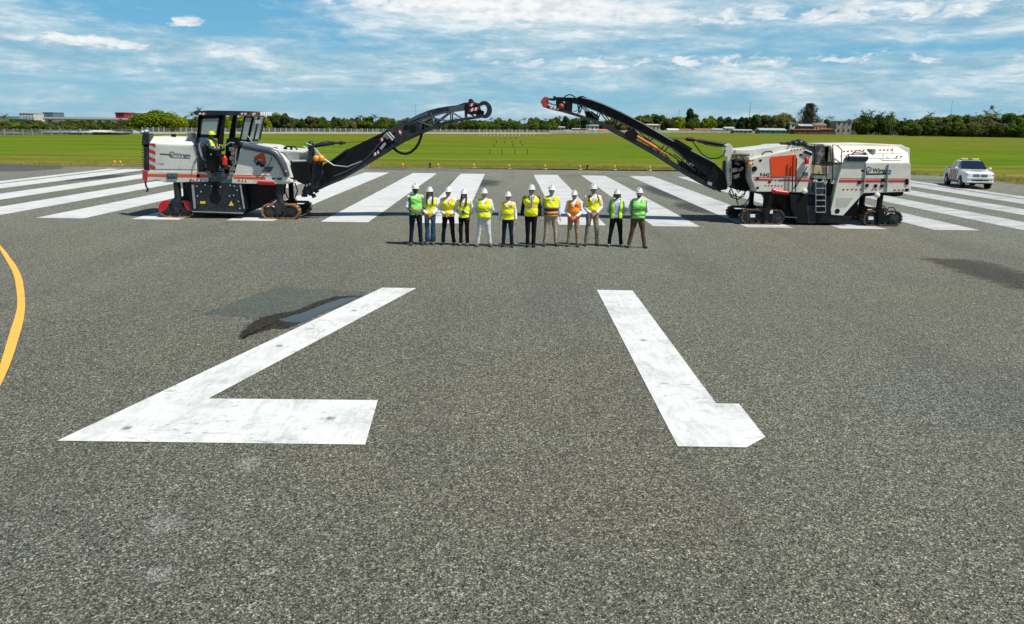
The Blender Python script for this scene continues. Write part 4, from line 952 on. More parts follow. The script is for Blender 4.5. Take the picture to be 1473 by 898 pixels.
for pts in ([(1052, 272), (1056, 281), (1064, 284), (1071, 278), (1074, 268)], [(1050, 275), (1053, 284), (1062, 287), (1070, 282), (1076, 266)], [(1058, 278), (1060, 290), (1063, 297), (1072, 294), (1078, 284)], [(1056, 268), (1062, 277), (1070, 270)], [(1056, 262), (1048, 278), (1052, 283), (1060, 280)], [(1115, 303), (1112, 297), (1118, 295), (1124, 300)], [(1276, 305), (1278, 299), (1286, 299), (1289, 305)], [(1262, 300), (1270, 296), (1276, 302)], [(1044, 216), (1040, 224), (1032, 228), (1020, 228), (1010, 222), (1004, 214), (996, 203)], [(1045, 211), (1030, 210.5), (1015, 208), (1004, 203)]):
    b.tube([P(a, c, YN+.45) for a, c in pts], .022, 6)
b.build('hydraulic_hose', RUBBER, rr_, smooth=60)
b = MB(); b.cyl(P(1043, 209, YM-.3), P(1004, 202.5, YM-.3), .075, 12); b.cyl(P(1004, 202.5, YM-.3), P(985, 200, YM-.3), .04, 8); b.cyl(P(998, 201.2, YM-.3), P(988, 200, YM-.3), .08, 8); b.cyl(P(985, 200, YM-.3), P(962, 197.5, YM-.3), .015, 6); b.build('slewing_cylinder', BLACK, rr_, smooth=50)
# boom
YB0, YB1 = YM-.5, YM+.5
tp = [(798, 139.6), (815, 140), (837, 141), (850, 144), (866, 149.6), (892.5, 161.5), (926, 179), (959, 198.3), (993, 216.5), (1028, 234.5), (1040, 246), (1048, 262)]
bt = [(799, 143), (816, 145.6), (836, 150.6), (850, 155.5), (863.5, 161), (888, 172.6), (915, 185.5), (944, 200), (971, 214.5), (1000, 238), (1018, 257), (1044, 274)]
b = MB(); strip(b, tp, bt, YB0+.04, YB1-.04, YB0); bm2 = b.build('conveyor', BLACK, rr_, bevel=.015)
b = MB(); strip(b, [(x, y-1.3) for x, y in tp[2:10]], [(x, y+.3) for x, y in tp[2:10]], YB0-.03, YB1+.03, YB0); b.build('top_rail', GALV, bm2)
lw = [(790, 152.5), (808, 157), (825.7, 162.2), (842, 167.6), (859, 172.6), (882, 182.8), (903.6, 194.4), (926, 207), (948, 219.4), (970, 233.6), (992.7, 248), (1014, 260), (1037, 271)]
b = MB()
for y in (YB0, YB1-.08): strip(b, lw, [(x, y_+(3.2 if x < 880 else 6.2)) for x, y_ in lw], y, y+.08, YB0)
b.build('lower_rail', mat('lower_rail', (.022, .022, .026), .4, var=.3), bm2)
b = MB(); strip(b, [(x, y_+2) for x, y_ in lw], [(x, y_+3) for x, y_ in lw], YB0+.1, YB1-.1, YB0); b.build('return_belt', RUBBER, bm2)
b = MB()
for y in (YB0+.03, YB1-.05):
    for a, c in (((839, 147), (834, 164)), ((867, 154), (860, 172)), ((892, 166), (884, 182)), ((836, 150), (857, 169)), ((866, 160), (882, 180)), ((915, 178), (905, 195)), ((916, 186), (945, 216)), ((940, 199), (930, 206)), ((962, 211), (952, 222)), ((948, 214), (966, 232)), ((991, 228), (984, 242)), ((993, 229), (1014, 258)), ((1010, 236), (1002, 253)), ((926, 196), (966, 224)), ((862, 172), (846, 160)), ((970, 222), (1000, 246))):
        b.tube([P(*a, YB0)+Vector((0, y-YB0, 0)), P(*c, YB0)+Vector((0, y-YB0, 0))], .024, 6)
b.build('truss', BLACK, bm2)
b = MB(); b.prism(xz([(815, 142), (824, 143), (823, 162), (814, 160)], YB0), YB0+.02, YB1-.02); b.prism(xz([(843, 160), (852, 160), (862, 167), (862, 174), (846, 169)], YB0), YB0+.2, YB1-.2)
b.prism(xz([(900, 190), (912, 186), (918, 192), (914, 206), (902, 201)], YB0), YB0-.03, YB0+.2); b.prism(xz([(1026, 238), (1037, 244), (1046, 262), (1046, 272), (1036, 274), (1014, 258)], YB0), YB0-.04, YB1+.04)
b.prism(xz([(980, 232), (1004, 244), (1016, 256), (1014, 262), (984, 246)], YB0), YB0+.1, YB1-.1)
b.build('boom_bracket', BLACK, bm2)
b = MB(); b.prism(xz([(833, 139), (838, 138), (847, 142), (846, 144), (833, 141)], YB0), YB0, YB1); b.prism(xz([(970, 200), (974, 200.5), (996, 214), (993, 217.4), (969, 204)], YB0), YB0-.04, YB1+.04); b.prism(xz([(797.5, 138), (799, 138), (799.5, 142), (797.5, 142)], YB0), YB0, YB1); b.build('cover_plate', BLACK, bm2)
b = MB(); b.cyl(P(916, 196.5, YB0+.02), P(944, 213.5, YB0+.02), .065, 12); b.cyl(P(944, 213.5, YB0+.02), P(961, 224, YB0+.02), .035, 8); b.build('folding_cylinder', COPPER, bm2)
b = MB(); v = [(779, 146), (781, 141.5), (784, 139), (789, 140.5), (790, 144), (786, 146), (787, 149), (791, 153), (788, 155), (783, 153.5), (781, 150)]
b.prism(xz(v, YB0), YB0, YB0+.12); b.prism(xz(v, YB0), YB1-.12, YB1); q = P(784.6, 147, YB0); b.cyl((q.x, YB0+.02, q.z), (q.x, YB1-.02, q.z), .13, 14)
hdp = b.build('head_pulley', REDW, bm2)
b = MB()
for y in (YB0, YB1-.06):
    for q in ([(789, 141.5), (800, 141.6), (800, 144.5), (789, 143)], [(786, 152.5), (806, 157), (806, 160), (787, 155)], [(788, 147), (801, 151), (801, 151.8), (788, 148)]): b.prism(xz(q, YB0), y, y+.06)
b.build('head_arm', BLACK, bm2)
hazard(789, 155.3, 803, 158.8, YB0-.004, .07, bm2, n=6); hazard(988.5, 235.5, 997, 239.5, YB0+.09, .09, bm2, n=4)
b = MB(); q = P(807.5, 153, YB0-.05); b.cyl(q, q+Vector((0, .2, 0)), .11, 16); b.ball(q, .09, .06, .10); b.build('drive_motor', REDW, bm2, smooth=50)
b = MB(); q = P(808, 153, YB0+.02); b.cyl(q, q+Vector((0, .8, 0)), .16, 16); b.prism(xz([(800, 144), (808, 145), (812, 152), (806, 158), (800, 152)], YB0), YB0+.05, YB0+.2); b.build('motor_mount', BLACK, bm2)
b = MB(); b.tube([P(a, c, YB0-.02) for a, c in ((809, 150), (810, 143), (813, 138.5), (818, 136.3), (823, 137), (827, 140), (830, 146), (832, 154), (834, 162))], .022, 8); b.tube([P(a, c, YB0-.02) for a, c in ((824, 160), (828, 160.5), (832, 157), (831, 153))], .018, 6)
b.build('supply_hose', RUBBER, bm2, smooth=60)
b = MB(); b.prism(xz([(1018, 261), (1024, 263), (1023, 267.6), (1017, 265)], YB0), YB0-.06, YB0-.03); b.build('type_plate', GALV, bm2)
# ================= pickup truck =================
TW = mat('truck_white', (.80, .81, .81), .25, coat=.6, var=.03)
TBLK = mat('truck_black', (.012, .012, .014), .5)
TGL = mat('truck_glass', (.012, .02, .035), .06, spec=.9)
def loft(b, secs, cap=True): b.rings(secs, cap)
def pickup():
    f = G(1378.4, 270.2); a = math.radians(-14); fwd = Vector((math.sin(a), -math.cos(a), 0)); rgt = Vector((-math.cos(a), -math.sin(a), 0))  # truck's own right = viewer's left
    ctr = f-rgt*.8-fwd*1.55+Vector((.15, 0, 0))
    t = thing('pickup_truck', (ctr.x, ctr.y, 0), 'white double cab pickup with amber roof lights and red chequered doors', 'pickup truck')
    # build along local x = forward, then turn
    def put(b, name, m_, par=t, **k):
        rot = Matrix.Rotation(math.atan2(fwd.y, fwd.x), 4, 'Z')
        bmesh.ops.transform(b.bm, matrix=Matrix.Translation(ctr) @ rot, verts=b.bm.verts)
        return b.build(name, m_, par, **k)
    def sec(x, w_, z0, z1, tw=None, n=.06):
        tw = tw or w_*.94; h = z1-z0
        pts = [(-w_*.93, z0), (-w_, z0+h*.12), (-w_, z0+h*.55), (-tw, z1-n*.4), (-tw*.85, z1), (tw*.85, z1), (tw, z1-n*.4), (w_, z0+h*.55), (w_, z0+h*.12), (w_*.93, z0)]
        return [(x, y, z) for y, z in pts]
    b = MB()   # hood and front
    loft(b, [sec(2.52, .62, .46, .84), sec(2.46, .80, .40, 1.00), sec(2.28, .88, .38, 1.08), sec(1.9, .90, .40, 1.12), sec(.98, .90, .42, 1.20), sec(.7, .90, .42, 1.2), sec(-.5, .90, .40, 1.12), sec(-.95, .90, .40, 1.12)])
    body = put(b, 'body', TW, smooth=38)
    b = MB()   # cargo bed, hollow
    loft(b, [sec(-.97, .90, .45, 1.14), sec(-2.4, .90, .48, 1.14), sec(-2.48, .86, .5, 1.12)]); bed = put(b, 'cargo_bed', TW, smooth=38)
    b = MB(); b.box(-2.35, -1.05, -.76, .76, 1.12, 1.155); put(b, 'bed_liner', TBLK, bed)
    b = MB()   # cab greenhouse
    def cs(x, w_, tw, z0, z1): return [(x, -w_, z0), (x, -(w_+tw)/2, (z0+z1)/2), (x, -tw, z1-.04), (x, -tw*.9, z1), (x, tw*.9, z1), (x, tw, z1-.04), (x, (w_+tw)/2, (z0+z1)/2), (x, w_, z0)]
    r0_ = [(.98, -.84, 1.17), (.94, -.80, 1.22), (.9, -.80, 1.24), (.9, -.7, 1.25), (.9, .7, 1.25), (.9, .80, 1.24), (.94, .80, 1.22), (.98, .84, 1.17)]
    loft(b, [r0_, cs(.56, .84, .72, 1.15, 1.50), cs(.22, .84, .66, 1.15, 1.735), cs(-.35, .84, .66, 1.12, 1.77), cs(-.80, .84, .66, 1.12, 1.74), cs(-.98, .84, .70, 1.12, 1.60), cs(-1.02, .84, .80, 1.12, 1.2)])
    cab = put(b, 'cab', TW, smooth=30)
    b = MB()   # windscreen and side windows
    b.rings([[(.985, -.78, 1.265), (.985, .78, 1.265), (.93, .78, 1.22), (.93, -.78, 1.22)], [(.30, -.62, 1.735), (.30, .62, 1.735), (.22, .62, 1.68), (.22, -.62, 1.68)]])
    put(b, 'windscreen', TGL, cab)
    for s_ in (-1, 1):
        for x0, x1, x2, x3 in ((.78, .28, -.30, -.32), (-.38, -.38, -.88, -.72)):
            b = MB(); pts = [((x0, s_*.853, 1.2)), ((x1, s_*.70, 1.68)), ((x3, s_*.70, 1.69)), ((x2, s_*.853, 1.2))]
            vs = [b.bm.verts.new(p) for p in pts]; vs2 = [b.bm.verts.new((p[0], p[1]-s_*.03, p[2])) for p in pts]
            b._f(vs); b._f(vs2[::-1])
            for i in range(4): b._f([vs[i], vs2[i], vs2[(i+1) % 4], vs[(i+1) % 4]])
            put(b, 'side_window', TGL, cab)
        b = MB(); b.ball((.80, s_*1.03, 1.25), .06, .11, .085); b.box(.76, .82, min(s_*.84, s_*1.0), max(s_*.84, s_*1.0), 1.2, 1.24); put(b, 'wing_mirror', TW, cab, smooth=50)
        b = MB(); b.ball((2.36, s_*.66, .92), .11, .20, .09, rot=Matrix.Rotation(-s_*.35, 3, 'Z')); put(b, 'headlight', mat('headlight', (.35, .38, .42), .12, spec=.8), body, smooth=60)
        b = MB(); b.ball((2.46, s_*.66, .56), .05, .07, .05); put(b, 'fog_lamp', TBLK, body, smooth=60)
        # red and white chequer on both doors
        for x0, nx in ((.72, 6), (-.2, 0)):
            if not nx: continue
            b = MB()
            for i in range(7):
                for j in range(2):
                    b.mi = (i+j) % 2; xa = .72-i*.235; za = .50+j*.31; y = s_*.906; b.box(xa-.235, xa, min(y, y-s_*.02), max(y, y-s_*.02), za, za+.31)
            put(b, 'chequer_marking', [mat('chequer_red', (.30, .015, .03), .4), mat('chequer_pink', (.78, .46, .42), .4)], body)
        b = MB(); b.box(-1.0, .95, min(s_*.86, s_*.98), max(s_*.86, s_*.98), .34, .39); put(b, 'side_step', TBLK, body)
        b = MB()
        for xx in (.2, -.75): b.box(xx-.12, xx, min(s_*.90, s_*.925), max(s_*.90, s_*.925), 1.02, 1.05)
        put(b, 'door_handle', TBLK, body)
    b = MB()
    for y0, y1 in ((-.42, -.04), (.04, .42)):
        b.box(2.44, 2.535, y0, y1, .90, .945); b.box(2.46, 2.54, y0, y1, .81, .85)
    put(b, 'grille', TBLK, body)
    b = MB(); b.box(2.55, 2.57, -.16, .16, .62, .72); put(b, 'number_plate', mat('plate_yellow', (.6, .55, .3), .5), body)
    b = MB(); b.box(2.50, 2.545, -.5, .5, .53, .60); put(b, 'lower_grille', TBLK, body)
    b = MB(); b.box(2.3, 2.56, -.80, .80, .40, .52); b.box(2.35, 2.55, -.78, .78, .62, .76); put(b, 'bumper', TW, body, bevel=.04)
    b = MB(); b.box(1.45, 1.85, -.28, .28, 1.14, 1.185); put(b, 'hood_scoop', TW, body, bevel=.02)
    b = MB(); b.box(1.84, 1.862, -.25, .25, 1.13, 1.17); put(b, 'scoop_opening', TBLK, body)
    b = MB(); b.box(-.28, -.06, -.55, .55, 1.77, 1.80); lb = put(b, 'light_bar', TBLK, cab)
    for y in (-.34, .34):
        b = MB(); b.box(-.29, -.05, y-.2, y+.2, 1.795, 1.88); put(b, 'roof_light', mat('amber_roof_light', (1, .72, .22), .2, coat=.5), lb, bevel=.02)
    b = MB(); b.box(-2.3, 2.2, -.6, .6, .32, .5); put(b, 'underbody', TBLK)
    for x in (1.55, -1.55):
        for s_ in (-1, 1):
            b = MB(); b.tube([(x, s_*.905, .40), (x, s_*.80, .40)], [.44, .44], 28); put(b, 'wheel_arch', TBLK, body)
            b = MB(); y0, y1 = s_*.92, s_*.66
            b.tube([(x, y0-s_*.0, .38), (x, y0-s_*.03, .38), (x, y1, .38)], [.34, .38, .38], 28); wl = put(b, 'wheel', RUBBER, smooth=40)
            b = MB(); b.cyl((x, y0+s_*.008, .38), (x, y0-s_*.05, .38), .20, 20)
            for k in range(6):
                an = k*math.pi/3; b.box(x-.03, x+.03, min(y0+s_*.016, y0), max(y0+s_*.016, y0), .38, .58, Matrix.Rotation(an, 3, 'Y'), Vector((x, y0, .38)))
            put(b, 'rim', GALV, wl, smooth=40)
    return t
pickup()

# ================= people =================
SKIN = [mat('skin_tan', (.42, .22, .13), .55), mat('skin_brown', (.20, .095, .055), .55), mat('skin_dark', (.10, .05, .032), .55), mat('skin_light', (.55, .32, .22), .55)]
def cloth(name, col, **k): return mat(name, col, .85, var=.10, vs=5, bump=.25, bs=14, spec=.15, **k)
CL = dict(white=cloth('white_shirt', (.74, .76, .80)), lblue=cloth('pale_blue_shirt', (.50, .58, .72)), suit=cloth('black_suit', (.010, .010, .013)),
    navy=cloth('navy_trousers', (.012, .018, .040)), black=cloth('black_trousers', (.009, .009, .012)), jeans=mat('blue_jeans', (.028, .085, .15), .85, var=.5, vs=7, spec=.15, bump=.3, bs=14),
    wht=cloth('white_trousers', (.66, .66, .68)), khaki=cloth('khaki_trousers', (.42, .33, .25)), tan=cloth('tan_trousers', (.34, .26, .15)), taupe=cloth('taupe_trousers', (.30, .235, .19)), brown=cloth('brown_trousers', (.12, .075, .052)))
HI = dict(yellow=mat('hivis_yellow', (.90, .90, .015), .7, var=.08, vs=6, bump=.3, bs=12), lime=mat('hivis_lime', (.60, .92, .03), .7, var=.08, vs=6, bump=.3, bs=12), green=mat('hivis_green', (.30, .78, .16), .7, var=.08, vs=6, bump=.3, bs=12),
    orange=mat('hivis_orange', (.95, .30, .02), .7, var=.08, vs=6, bump=.3, bs=12), red=mat('hivis_red', (.85, .09, .015), .7, var=.08, vs=6), silver=mat('reflective_band', (.46, .49, .46), .35, .3), peach=mat('peach_band', (.80, .40, .14), .6),
    maroon=mat('maroon_band', (.16, .035, .035), .7), dkgreen=mat('dark_green_band', (.09, .22, .07), .7), zip=mat('zip', (.03, .03, .03), .5), pale=mat('pale_lime', (.66, .86, .30), .7))
HELM = mat('white_helmet', (.80, .80, .80), .3, coat=.3); HAIR = mat('dark_hair', (.055, .024, .012), .6, var=.3, vs=20, bump=.5, bs=60); SHOE = [mat('black_shoe', (.02, .018, .016), .45), mat('brown_shoe', (.10, .05, .03), .5), mat('grey_shoe', (.12, .11, .10), .7)]
SGL = mat('sunglasses', (.006, .006, .007), .1, spec=.9); LIP = mat('lips', (.28, .09, .07), .5); EYE = mat('eye', (.03, .02, .015), .3)
def remesh(o, vox, smooth_it=0, wr=0, seed=0):
    md = o.modifiers.new('r', 'REMESH'); md.mode = 'VOXEL'; md.voxel_size = vox; md.use_smooth_shade = True
    if smooth_it: s_ = o.modifiers.new('s', 'SMOOTH'); s_.iterations = smooth_it; s_.factor = .5
    par_ = o.parent; o.parent = None; me = baked(o); o.parent = par_
    old = o.data; o.modifiers.clear(); me.name = o.name; mats_ = [m__ for m__ in old.materials]
    o.data = me; me.materials.clear()
    for m__ in mats_: me.materials.append(m__)
    bpy.data.meshes.remove(old)
    if wr:
        n3 = len(me.vertices)*3; cs_ = [0.0]*n3; ns_ = [0.0]*n3
        me.vertices.foreach_get('co', cs_); me.vertices.foreach_get('normal', ns_)
        for i in range(0, n3, 3):
            x, y, z = cs_[i:i+3]; n_ = (noise.noise(Vector((x*9+seed, y*9, z*5)))+.5*noise.noise(Vector((x*4, y*4+seed, z*22))))*wr
            cs_[i] += ns_[i]*n_; cs_[i+1] += ns_[i+1]*n_; cs_[i+2] += ns_[i+2]*n_
        me.vertices.foreach_set('co', cs_)
    me.polygons.foreach_set('use_smooth', [True]*len(me.polygons)); me.update()
def ell(cx, cy, z, w_, d, n=24, p=2.3):
    out = []
    for k in range(n):
        a = 2*math.pi*k/n; c, s_ = math.cos(a), math.sin(a)
        out.append((cx+w_*math.copysign(abs(c)**(2/p), c), cy+d*math.copysign(abs(s_)**(2/p), s_), z))
    return out
SH = Vector((.185, 0, 1.425))
def armpts(pose, s_):
    sh = Vector((s_*.185, .01, 1.415))
    if pose == 'down': e, w_, h = Vector((s_*.245, .02, 1.13)), Vector((s_*.262, -.04, .885)), Vector((s_*.262, -.07, .80))
    elif pose == 'clasp': e, w_, h = Vector((s_*.255, .0, 1.13)), Vector((s_*.085, -.175, .965)), Vector((s_*.015, -.20, .925))
    elif pose == 'behind': e, w_, h = Vector((s_*.275, .05, 1.13)), Vector((s_*.13, .165, .97)), Vector((s_*.05, .185, .94))
    else: e, w_, h = Vector((s_*.25, -.10, 1.16)), Vector((s_*.17, -.33, 1.12)), Vector((s_*.15, -.41, 1.13))
    return sh, e, w_, h
def legpts(s_, spread, sit=False):
    if sit: return Vector((s_*.095, 0, .90)), Vector((s_*.12, -.42, .88)), Vector((s_*.12, -.46, .48)), Vector((s_*.12, -.6, .42))
    return Vector((s_*.092, 0, .90)), Vector((s_*(.09+spread*.5), -.015, .49)), Vector((s_*(.085+spread), .015, .085)), Vector((s_*(.10+spread*1.15), -.13, .035))
def hand(b, w_, h, s_, pose):
    d = (h-w_).normalized(); palm = w_+d*.085
    side = Vector((0, 1, 0)) if pose == 'down' else Vector((0, 0, 1))
    side = (side-d*side.dot(d)).normalized(); nrm = d.cross(side)
    b.tube([w_, w_+d*.03, palm-d*.01, palm+d*.012], [.024, .030, .036, .030], 10, fl=(.55, 1.1), upv=side)
    cur = nrm*(-s_ if pose != 'down' else s_)
    for i, (ln, off) in enumerate(((.066, .03), (.075, .0105), (.07, -.0095), (.056, -.029))):
        p0 = palm+side*off-d*.01; p1 = p0+d*ln*.5; p2 = p1+(d*.75+cur*.5).normalized()*ln*.32; p3 = p2+(d*.35+cur*.8).normalized()*ln*.28
        b.tube([p0, p1, p2, p3], [.0095, .009, .0085, .0065], 8)
    t0 = w_+d*.025+side*.028; t1 = t0+(d*.6+side*.7).normalized()*.035; t2 = t1+(d*.9+side*.2+cur*.2).normalized()*.03
    b.tube([t0, t1, t2], [.012, .011, .008], 8)
BODY = {}
def body_mesh(pose, spread, female, sit=False):
    k = (pose, round(spread, 2), female, sit)
    if k in BODY: return BODY[k]
    b = MB(); hw = .93 if female else 1
    b.rings([ell(0, .0, .84, .13, .10), ell(0, 0, .92, .155, .105), ell(0, 0, 1.05, .135*hw, .095), ell(0, 0, 1.2, .15*hw, .105), ell(0, .005, 1.34, .17*hw, .105), ell(0, .01, 1.42, .15*hw, .08), ell(0, .012, 1.46, .08, .06)])
    b.tube([(0, .012, 1.42), (0, .005, 1.50), (0, -.005, 1.56)], [.062, .054, .056], 14)
    # head: skull, jaw, nose, ears, brow
    b.rings([ell(0, -.03, 1.515, .026, .028, 20, 2), ell(0, -.028, 1.53, .044, .05, 20, 2), ell(0, -.018, 1.56, .062, .075, 20, 2.1), ell(0, -.008, 1.60, .070, .086, 20, 2.1), ell(0, -.002, 1.645, .074, .092, 20, 2), ell(0, 0, 1.69, .072, .09, 20, 2), ell(0, .004, 1.725, .054, .07, 20, 2), ell(0, .006, 1.745, .026, .034, 20, 2)])
    b.tube([(0, -.088, 1.632), (0, -.104, 1.60), (0, -.106, 1.588), (0, -.088, 1.58)], [.008, .0125, .0155, .008], 8)
    for s_ in (-1, 1):
        b.ball((s_*.076, .012, 1.615), .010, .020, .030, 10, 7); b.ball((s_*.027, -.080, 1.644), .022, .012, .009, 8, 6); b.ball((s_*.036, -.068, 1.596), .016, .014, .014, 8, 6)
    b.ball((0, -.084, 1.562), .022, .010, .007, 8, 6); b.ball((0, -.080, 1.532), .018, .014, .013, 8, 6)
    for s_ in (-1, 1):
        sh, e, w_, h = armpts(pose, s_); sc_ = .88 if female else 1
        b.tube([sh-Vector((s_*.05, 0, 0)), sh, (sh+e)/2, e, e.lerp(w_, .35), w_], [.05*sc_, .052*sc_, .044*sc_, .038*sc_, .037*sc_, .024*sc_], 14)
        hand(b, w_, h, s_, pose)
        hp, kn, an, to = legpts(s_, spread, sit)
        b.tube([hp+Vector((0, 0, .02)), hp.lerp(kn, .15), hp.lerp(kn, .6), kn, kn.lerp(an, .35), an], [.085, .085, .062, .052, .052, .036], 14)
        b.tube([an+Vector((0, .04, -.03)), an+Vector((0, -.02, -.03)), to], [.034, .04, .032], 10, fl=(1.1, .8))
    o = b.build('person', SKIN[0]); remesh(o, .0085, 1)
    me = o.data; bpy.data.objects.remove(o); BODY[k] = me; return me
TORSO = [(.86, .135, .10), (.93, .165, .115), (1.05, .158, .118), (1.18, .172, .128), (1.30, .192, .132), (1.38, .20, .118), (1.43, .178, .095), (1.465, .115, .075), (1.49, .075, .065)]
def tor(z, k=0):
    for a, c in zip(TORSO, TORSO[1:]):
        if a[0] <= z <= c[0]:
            t = (z-a[0])/(c[0]-a[0]); t2 = t*t*(3-2*t)*.5+t*.5; return a[1]+(c[1]-a[1])*t2, a[2]+(c[2]-a[2])*t2
    return TORSO[-1][1:] if z > 1.4 else TORSO[0][1:]
def person(px, py, top, label, pose='down', skin=0, female=False, shirt='white', trousers='navy', vest='yellow', bands=(), shoe=0, yaw=0, spread=.03, build=1.0, vee=.34, openv=0, hatpx=None, glasses=True, extra=None, sit=None, beard=False, collar=None, tie=None, flare=0, shoulder=None, side=None, suit=False, helmet=None, sleeve=1.0, lower=None):
    g0 = G(px, py) if sit is None else sit
    h = P(px, top, g0.y).z-g0.z if sit is None else 1.80
    root = thing('person', g0, label, 'person', 'people lined up on the runway' if sit is None else None)
    s = h/1.80
    root.scale = (s, s, s); root.rotation_euler.z = yaw
    parts = []
    def add(b, name, m_, par=root, **k):
        # parts are built in the person's own frame
        o = b.build(name, m_, None, **k); o.parent = par; return o
    bo = bpy.data.objects.new('body', body_mesh(pose, spread, female, sit is not None)); C.objects.link(bo); bo.parent = root
    if not bo.data.materials: bo.data.materials.append(SKIN[skin])
    bo.material_slots[0].link = 'OBJECT'; bo.material_slots[0].material = SKIN[skin]
    rs = random.Random(int(px)); fz = build
    # shirt
    b = MB(); hw = .93 if female else 1
    b.rings([ell(0, 0, z, w_*fz*hw, d*fz) for z, w_, d in TORSO[:7]]+[ell(0, .008, 1.465, .105, .072), ell(0, .01, 1.49, .070, .064), ell(0, .008, 1.505, .064, .060)])
    for s_ in (-1, 1):
        sh, e, w_, h_ = armpts(pose, s_); wr = e.lerp(w_, .92*sleeve)
        b.tube([sh-Vector((s_*.05, 0, 0)), sh, (sh+e)/2, e, e.lerp(w_, .4), wr] if sleeve > .5 else [sh-Vector((s_*.05, 0, 0)), sh, (sh+e)/2, e, e.lerp(w_, .15)], ([.064, .068, .060, .055, .051, .040] if sleeve > .5 else [.064, .068, .060, .056, .052]), 14)
    so_ = add(b, 'shirt' if not suit else 'jacket', CL[shirt]); remesh(so_, .012, 2, .011, px)
    # trousers
    b = MB(); b.rings([ell(0, 0, .80, .13*fz, .105*fz), ell(0, 0, .88, .160*fz, .118*fz), ell(0, 0, .97, .155*fz, .112*fz)])
    for s_ in (-1, 1):
        hp, kn, an, to = legpts(s_, spread, sit is not None)
        b.tube([hp+Vector((0, 0, .03)), hp.lerp(kn, .15), hp.lerp(kn, .6), kn, kn.lerp(an, .4), kn.lerp(an, .98)], [.092*fz, .096*fz, .078*fz, .066, .062+flare*.01, .060+flare*.022], 16)
    to_ = add(b, 'trousers', CL[trousers]); remesh(to_, .012, 2, .012, px+3)
    # shoes
    for s_ in (-1, 1):
        hp, kn, an, to = legpts(s_, spread, sit is not None); b = MB()
        d = Vector((to.x-an.x, to.y-an.y, 0)).normalized()
        base = Vector((an.x, an.y, 0)) if sit is None else an-Vector((0, 0, .08))
        b.tube([base+Vector((0, 0, .045))-d*.05, base+Vector((0, 0, .055)), base+Vector((0, 0, .048))+d*.1, base+Vector((0, 0, .035))+d*.19], [.040, .050, .046, .034], 12, fl=(1.05, .95))
        b.prism([(0, 0), (0, 0), (0, 0)], 0, 0) if False else None
        add(b, 'shoe', SHOE[shoe], smooth=60)
    # vest
    if vest:
        b = MB(); nz_, na = 46, 56; z0, z1 = .90 if lower is None else lower, 1.475
        keys = [vest]+[x[2] for x in bands]+['zip']+([shoulder] if shoulder else [])+([side] if side else [])
        names = list(dict.fromkeys(keys)); idx = {n_: i for i, n_ in enumerate(names)}
        grid = []
        for i in range(nz_+1):
            z = z0+(z1-z0)*i/nz_; w_, d = tor(z); sag = .012*math.sin(z*23+px)+.03*max(0, (1.1-z))*2*.5
            w_ = w_*fz*hw+.020+sag*.6; d = d*fz+.024+sag; grid.append([b.bm.verts.new(p) for p in ell(0, .003, z, w_, d, na, 2.4)])
        for i in range(nz_):
            zc_ = z0+(z1-z0)*(i+.5)/nz_
            for k in range(na):
                x = (grid[i][k].co.x+grid[i][(k+1) % na].co.x)/2; y = grid[i][k].co.y
                front = y < 0
                if front and (abs(x) < max(0, (zc_-(1.475-vee)))*.46 or abs(x) < openv*.5): continue
                if not front and zc_ > 1.455 and abs(x) < .08: continue
                mi = vest
                if shoulder and zc_ > 1.30 and front: mi = shoulder if abs(abs(x)-.125) < .028 else vest
                for lo_, hi__, nm in bands:
                    if lo_ <= zc_ <= hi__: mi = nm
                if side and abs(x) > .155*fz: mi = side
                if front and abs(x) < .008: mi = 'zip'
                b.mi = idx[mi]; b._f([grid[i][k], grid[i][(k+1) % na], grid[i+1][(k+1) % na], grid[i+1][k]])
        loose = [v for v in b.bm.verts if not v.link_faces]; bmesh.ops.delete(b.bm, geom=loose, context='VERTS')
        for v in b.bm.verts:
            p = v.co; v.co += Vector((p.x, p.y, 0)).normalized()*(.009*noise.noise(p*14+Vector((px, 0, 0)))+.014*noise.noise(Vector((p.x*6+px, p.y*6, p.z*11+p.x*5))))
        vo = add(b, 'vest', [HI[n_] if n_ in HI else CL[n_] for n_ in names], smooth=60)
        sd = vo.modifiers.new('solid', 'SOLIDIFY'); sd.thickness = .008; sd.offset = 1
    # helmet
    hb = MB()
    prof = [(.0, 1.0), (.25, .97), (.5, .88), (.75, .68), (.92, .42), (1.0, .12), (1.02, .0)]
    rr = []
    for q, zz in prof[::-1]: rr.append([(x, y+.004, z) for x, y, z in ell(0, 0, 1.675+zz*.125, .098*max(q, .02), .122*max(q, .02), 28, 2)])
    hb.rings([[(x*1.0, y-.0, 1.668) for x, y, z in rr[0]]]+rr)
    brim = [ell(0, -.008, 1.676, .099, .124, 28, 2), [(x, y-(.045 if y < 0 else .004)*abs(min(0, y)/.12)-.0, 1.668) for x, y, z in ell(0, -.008, 1.66, .116, .138, 28, 2)], [(x, y-(.045 if y < 0 else 0)*abs(min(0, y)/.12), 1.660) for x, y, z in ell(0, -.008, 1.66, .113, .136, 28, 2)], ell(0, -.008, 1.662, .095, .118, 28, 2)]
    hb.rings(brim, cap=False); hb.box(-.012, .012, -.10, .10, 1.775, 1.806)
    ho = add(hb, 'helmet', helmet or HELM, smooth=50)
    # face
    if glasses:
        b = MB()
        for s_ in (-1, 1): b.ball((s_*.034, -.094, 1.632), .030, .010, .019, 12, 7); b.tube([(s_*.06, -.085, 1.635), (s_*.078, -.04, 1.635), (s_*.078, .01, 1.63)], .004, 6)
        b.tube([(-.01, -.101, 1.638), (.01, -.101, 1.638)], .004, 6); add(b, 'sunglasses', SGL, smooth=60)
    else:
        for s_ in (-1, 1): b = MB(); b.ball((s_*.031, -.086, 1.628), .013, .007, .007, 10, 6); add(b, 'eye', EYE, smooth=60)
